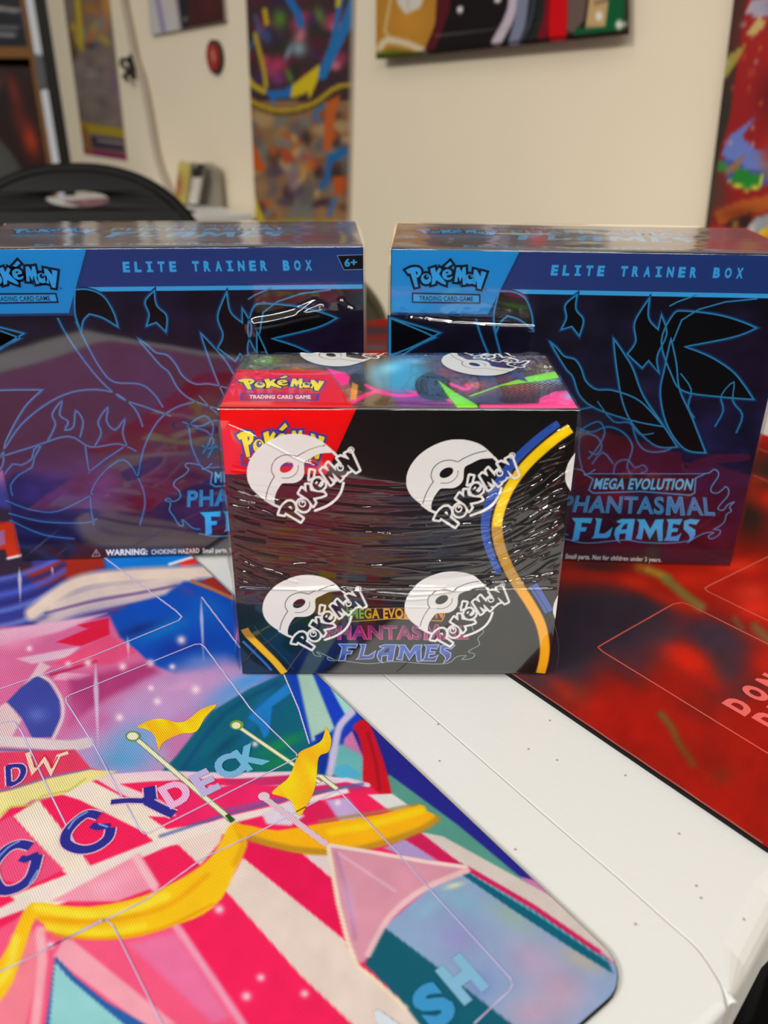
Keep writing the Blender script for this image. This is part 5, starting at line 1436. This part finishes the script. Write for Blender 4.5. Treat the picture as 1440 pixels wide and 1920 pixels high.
def paint_banner(c):
    c.c[:] = (30, 26, 26)
    c.poly([(700, -300), (870, -300), (855, 0), (835, 60), (815, 105), (720, 120)], (192, 134, 50), 4); c.blob(790, 40, 40, 40, (214, 150, 60), .7); c.poly([(760, -60), (840, -60), (812, 16), (785, 28), (770, 10)], (222, 214, 204), 6); c.poly([(784, -20), (792, 30), (788, -20)], (200, 160, 90), 4)
    c.line([(760, -20), (745, 60), (760, 80)], 5, (226, 200, 150), 4, .8); c.line([(735, 92), (750, 76), (790, 84), (820, 98)], 12, (232, 220, 190), 6, .9, 3); c.poly([(725, 100), (760, 92), (820, 100), (815, 112), (725, 120)], (110, 120, 30), 5)
    c.poly([(855, -200), (880, -200), (868, 20), (838, 96), (818, 100), (840, 50)], (92, 28, 36), 5)
    for P, col, w in [([(990, -60), (985, 20), (955, 80)], (206, 190, 204), 18), ([(1010, -60), (1002, 30), (988, 82)], (130, 136, 160), 22), ([(1030, -60), (1022, 30), (1000, 80)], (62, 70, 78), 8), ([(1042, -60), (1036, 40), (1020, 74)], (40, 46, 40), 12),
                      ([(1058, -60), (1052, 30), (1040, 72)], (130, 22, 36), 16), ([(1078, -60), (1072, 30), (1070, 70)], (218, 16, 26), 34)]:
        c.line(P, w, col, 4, 1, 3)
    c.poly([(1092, -100), (1140, -100), (1120, 40), (1100, 64), (1088, 60)], (112, 92, 84), 6); c.poly([(1138, -60), (1180, -60), (1160, 56), (1122, 56)], (206, 172, 120), 4); c.line([(1140, 8), (1166, 4)], 4, (70, 50, 40), 3); c.blob(1148, 32, 7, 9, (245, 240, 232), 1, 0, 3)
    c.poly([(1174, -60), (1196, -60), (1192, 62), (1100, 70), (1104, 54), (1160, 50)], (22, 96, 56), 4); c.blob(1186, 48, 8, 9, (235, 230, 215), 1, 0, 3); c.blob(887, 20, 6, 7, (240, 236, 230), 1, 0, 3); c.blob(958, 2, 7, 6, (240, 236, 230), 1, 0, 3)
    c.line([(840, 68), (1080, 40), (1190, 28)], 2, (150, 130, 130), 2, .6); c.line([(728, 108), (1192, 60)], 5, (30, 12, 12), 3, .8)


wall_sheet('banner', [(728, 111), (1192, 65), (1191, -20), (729, -14)], 'wide cloth banner of brown, black, red and green bands at the top of the wall', 'banner', paint_banner, up=.25, nu=240, nv=110, off=.024, thick=.012, edge=(60, 30, 30), mat=M_cloth)

# round red badge
b0 = empty('wall_badge', tuple(WALL.loc(*WALL.uv(407, 107), .002))); tag(b0, 'small round red badge with a dark rim on the pale wall', 'badge')
cx_ = WALL.uv(407, 107); rad = .5 * abs(WALL.uv(407, 78)[1] - WALL.uv(407, 138)[1])
fr_ = lambda u, v, w: np.array(WALL.loc(cx_[0] + u, cx_[1] + v, w)) - np.array(b0.location)
prism('rim', ell(0, 0, rad * 1.1, rad * 1.08, 0, 36), .0, .008, principled('dark_badge_rim', (70, 40, 36), .5), b0, fr_)
prism('face', ell(0, 0, rad * .82, rad * .84, 0, 36), .008, .010, principled('red_badge_face', (176, 36, 30), .4), b0, fr_)
prism('emblem', ell(.004, .002, rad * .25, rad * .42, .3, 20), .010, .0108, principled('pale_badge_mark', (196, 120, 104), .4), b0, fr_)

# cable and its clip
pts = [(232, -160), (236, -60), (240, 0), (250, 50), (262, 110), (275, 150), (288, 215), (300, 285), (312, 325), (326, 358), (334, 372)]
cb = tube('cable', [tuple(WALL.loc(*WALL.uv(*p), .009)) for p in spline(pts, 3)], .0078, M_cord)
tag(cb, 'pale cable running down the wall to the small table', 'cable')
cl = empty('cable_clip', tuple(WALL.loc(*WALL.uv(252, 125), 0))); tag(cl, 'dark metal clip fixed to the wall beside the pale cable', 'clip')
o0 = np.array(cl.location); q0 = WALL.uv(252, 125)
prism('plate', ell(0, 0, .016, .026, 0, 20), .0005, .005, M_clip, cl, lambda u, v, w: np.array(WALL.loc(q0[0] + u - .008, q0[1] + v, w)) - o0)
tube('hook', [tuple(np.array(WALL.loc(q0[0] + a, q0[1] + b_, w)) - o0) for a, b_, w in [(-.014, .014, .004), (-.016, .014, .022), (0, .006, .032), (.014, -.006, .026), (.014, -.018, .014)]], .005, M_clip, cl)
tube('arm', [tuple(np.array(WALL.loc(q0[0] + a, q0[1] + b_, w)) - o0) for a, b_, w in [(-.02, -.012, .004), (-.02, -.02, .02), (.006, -.028, .024)]], .005, M_clip, cl)

# small white table against the wall
ue = WALL.uv(489, 409)[0] - .0
wt = empty('side_table', tuple(WALL.loc(ue, 0, .2))); tag(wt, 'white table pushed against the wall behind the chair', 'table')
wt.location.z = 0; o1 = np.array(wt.location)
fr_ = lambda u, v, w: np.array(WALL.loc(u, w, v)) - o1
TZ = -.004
prism('tabletop', [(ue - .50, .02), (ue, .02), (ue, .30), (ue - .50, .30)], TZ - .03, TZ, M_plastic, wt, fr_)
for u, v in ((ue - .45, .06), (ue - .45, .26), (ue - .04, .05)):
    tube('leg', [fr_(u, v, TZ - .03), fr_(u, v, FLOOR)], .014, M_metal, wt)
# dark pink mat at its edge
U, V = np.meshgrid(np.linspace(ue - .40, ue - .085, 30), np.linspace(.10, .26, 20))
PM = Surf(WALL.loc(0, TZ, 0), (wd[0], wd[1], 0), (wn[0], wn[1], 0), (0, 0, 1))
cvm = Canvas(PM, U, V, (150, 110, 118)); cvm.c[(U > ue - .11)] = (60, 50, 48); cvm.noise(10, .3, 3)
tag(cvm.sheet('small_mat', M_cloth, None, .003, .0025, 1., (40, 35, 34)), 'dusty pink mat with a dark end lying on the white side table', 'mat')

# packs leaning on the wall
def pack(name, px4, off, thick, label, paint, nu=24, nv=40, group=None):
    sf = Surf(WALL.loc(0, 0, off), (wd[0], wd[1], 0), (0, 0, 1), (wn[0], wn[1], 0))
    Q = sf.uvs(px4); mz = min(Q[0][1], Q[1][1]); Q[:, 1] += TZ + .0006 - mz
    Q[0][1] = Q[1][1] = TZ + .0006
    U, V = quad_grid(Q, nu, nv); cv = Canvas(sf, U, V, (200, 195, 185)); paint(cv)
    return tag(cv.sheet(name, M_paper, None, 0, thick, 1., (150, 142, 128)), label, 'pack', group)


def p_yel(c):
    c.c[:] = (206, 190, 104); c.blob(340, 300, 14, 20, (224, 212, 120), .9); c.blob(333, 345, 12, 22, (176, 100, 70), .9); c.blob(330, 362, 10, 10, (190, 120, 60), .9)


def p_bw(c):
    c.c[:] = (226, 220, 208); t = (c.Y - c.Y.min()) / (c.Y.max() - c.Y.min())
    c.c[t < .34] = (44, 40, 38); c.c[t > .93] = (60, 56, 50); c.blob(365, 309, 7, 6, (180, 174, 180), .95, 0, 2)
    g = np.random.default_rng(2)
    for i in range(8): c.line([(352, 330 + i * 4.2), (352 + g.uniform(6, 14), 331 + i * 4.2)], 1.6, (176, 168, 156), 1.5, .8)


pack('card_pack', [(326, 370), (344, 373), (356, 296), (334, 290)], .075, .008, 'thin yellow pack leaning by the wall, left of the black and white one', p_yel)
pack('card_pack', [(343, 372), (365, 374), (379, 297), (357, 293)], .066, .008, 'slim black and white pack standing against the wall', p_bw)
pack('card_pack', [(366, 375), (402, 378), (395, 310), (380, 300)], .035, .02, 'plain grey pack at the right of the little row by the wall', lambda c: c.c.__setitem__(slice(None), (150, 142, 130)))


# ------------------------------------------------------------------ chairs
def folding_chair(x, y, ztop, yaw, mat, label, a=.212, hb=.215, slot=True):
    r = empty('folding_chair', (x, y, FLOOR), yaw); tag(r, label, 'chair')
    zt = ztop - FLOOR
    ol = []
    for t in np.linspace(0, math.pi, 40):
        ct, st_ = math.cos(t), math.sin(t)
        ol.append((a * np.sign(ct) * abs(ct) ** (2 / 2.3), zt - hb + hb * .93 * abs(st_) ** (2 / 2.3)))
    ol = [(a * .97, zt - hb - .03), (a, zt - hb)] + ol[1:-1] + [(-a, zt - hb), (-a * .97, zt - hb - .03)]
    ol = [(p[0], p[1] + hb * .07) for p in ol]
    hole = [[(p[0], p[1]) for p in ell(0, zt - .045, .052, .013, 0, 24)]] if slot else []
    bend = lambda u, v, w: (u, w + .9 * u * u * 0 - .05 * (1 - (u / a) ** 2) * .6 + (v - zt) * -.12, v)
    bk = prism('backrest', ol, 0, .016, mat, r, bend, hole)
    rim = [p for p in ol[1:-1]]
    tube('backrest_rim', [bend(p[0], p[1], .008) for p in rim], .0105, mat, r, 10)
    sz = .44
    so = [(-.2, .05), (.2, .05), (.205, -.25), (.17, -.36), (-.17, -.36), (-.205, -.25)]
    prism('seat', spline(so, 4, True), sz - .02, sz, mat, r, lambda u, v, w: (u, v - .02, w))
    for sg in (-1, 1):
        tube('leg', [(sg * .205, .035, zt - hb), (sg * .205, -.05, sz - .03), (sg * .205, -.36, .012)], .012, M_metal, r)
        tube('leg', [(sg * .185, -.22, sz - .03), (sg * .185, .12, .012)], .012, M_metal, r)
    tube('crossbar', [(-.205, -.28, .13), (.205, -.28, .13)], .009, M_metal, r)
    return r


folding_chair(-.505, 1.44, .105, math.pi + .12, M_black, 'black plastic folding chair with a slotted back, left behind the blue box')
folding_chair(-1.06, 2.06, .165, math.pi + .35, M_greych, 'charcoal folding chair at the far left, behind the black one', slot=False)
folding_chair(-.15, 1.12, .012, .65, M_olive, 'olive grey folding chair seen in the gap between the blue boxes', slot=False)

# ------------------------------------------------------------------ far left: shelf unit, boxes, upright
FARY = WALL.loc(UEND, 0)[1] + .02
FS = Surf((0, FARY, 0), (1, 0, 0), (0, 0, 1), (0, -1, 0))


def fuv(x, y): return FS.uv(x, y)


xe = lambda px_, py_: fuv(px_, py_)[0]
# black end trim of the wall
xa, xb = xe(103, 200), xe(112, 200)
tag(box('trim_1', (xa - .005, FARY - .02, FLOOR), (xb + .012, FARY + .06, 1.95), M_blackp), kind='structure')
up = empty('upright_post', (xe(82, 160), FARY + .03, FLOOR)); tag(up, 'white upright post with a grey band, left of the wall end', 'post')
w_ = abs(xe(92, 160) - xe(70, 160)); z1, z2 = fuv(85, 104)[1] - FLOOR, fuv(85, 168)[1] - FLOOR
box('lower_length', (-w_ / 2, -.02, 0), (w_ / 2, .03, z2), M_white, up, .004)
box('band', (-w_ / 2 - .002, -.022, z2 + .0005), (w_ / 2 + .002, .032, z1), M_grey, up, .003)
box('upper_length', (-w_ / 2, -.02, z1 + .0005), (w_ / 2, .03, 2.6), M_white, up, .004)
sh = empty('shelf_unit', (xe(20, 90), FARY + .06, FLOOR)); tag(sh, 'brown wooden shelf unit with dark boxes at the far left edge', 'shelf')
xs = sh.location.x; xr0, xr1 = xe(49, 160) - xs, xe(66, 160) - xs
box('side_panel', (xr0, 0, 0), (xr1, .30, 2.45), M_wood, sh)
zsh = fuv(20, 94)[1] - FLOOR
for z in (zsh, zsh - .52, zsh + .34): box('shelf_board', (-.75, .002, z - .018), (xr0 - .001, .29, z + .010), M_wood, sh)
box('side_panel', (-.78, 0, 0), (-.751, .30, 2.45), M_wood, sh)
box('back_panel', (-.75, .29, 0), (xr0 - .001, .298, 2.45), M_wood, sh)


def shelf_box(x0, x1, z0, h, label, paint, dy=.02):
    sf = Surf((0, sh.location.y + dy, 0), (1, 0, 0), (0, 0, 1), (0, -1, 0))
    U, V = np.meshgrid(np.linspace(x0, x1, 50), np.linspace(z0, z0 + h, 60))
    cv = Canvas(sf, U, V); paint(cv)
    return tag(cv.sheet('boxed_game', M_paper, None, 0, .2, 1., (30, 26, 30)), label, 'box')


def pb1(c):
    c.c[:] = (16, 18, 34); c.poly([(-90, -120), (60, -120), (60, 8), (-90, 2)], (26, 22, 24), 3); c.line([(-60, 8), (0, 16), (32, 20)], 8, (170, 160, 150), 4); c.line([(-60, 50), (30, 52)], 5, (150, 145, 145), 4); c.line([(-60, 62), (28, 66)], 7, (160, 155, 155), 4); c.poly([(36, 6), (46, 8), (52, 55), (44, 52)], (30, 44, 110), 3)


def pb2(c):
    c.c[:] = (46, 14, 14); c.line([(8, 111), (34, 112)], 9, (170, 130, 120), 4); c.blob(24, 170, 12, 40, (150, 48, 16), .95, -.3); c.blob(56, 260, 16, 40, (196, 62, 12), 1, -.3); c.blob(10, 190, 16, 60, (26, 16, 22), .9, -.2); c.blob(34, 220, 16, 36, (110, 30, 12), .8, -.3); c.blob(0, 150, 4, 16, (170, 140, 110), .8); c.blob(20, 125, 20, 10, (28, 14, 14), .8); c.blob(18, 255, 20, 12, (40, 20, 14), .9)


zs = sh.location.z
shelf_box(xs - .62, xs + xr0 - .005, zs + zsh + .0105, .30, 'dark navy box with pale lettering on the upper shelf', pb1)
shelf_box(xs - .62, xs + xr0 - .005, zs + zsh - .52 + .0105, .47, 'dark box with red and orange flames below the navy one', pb2)
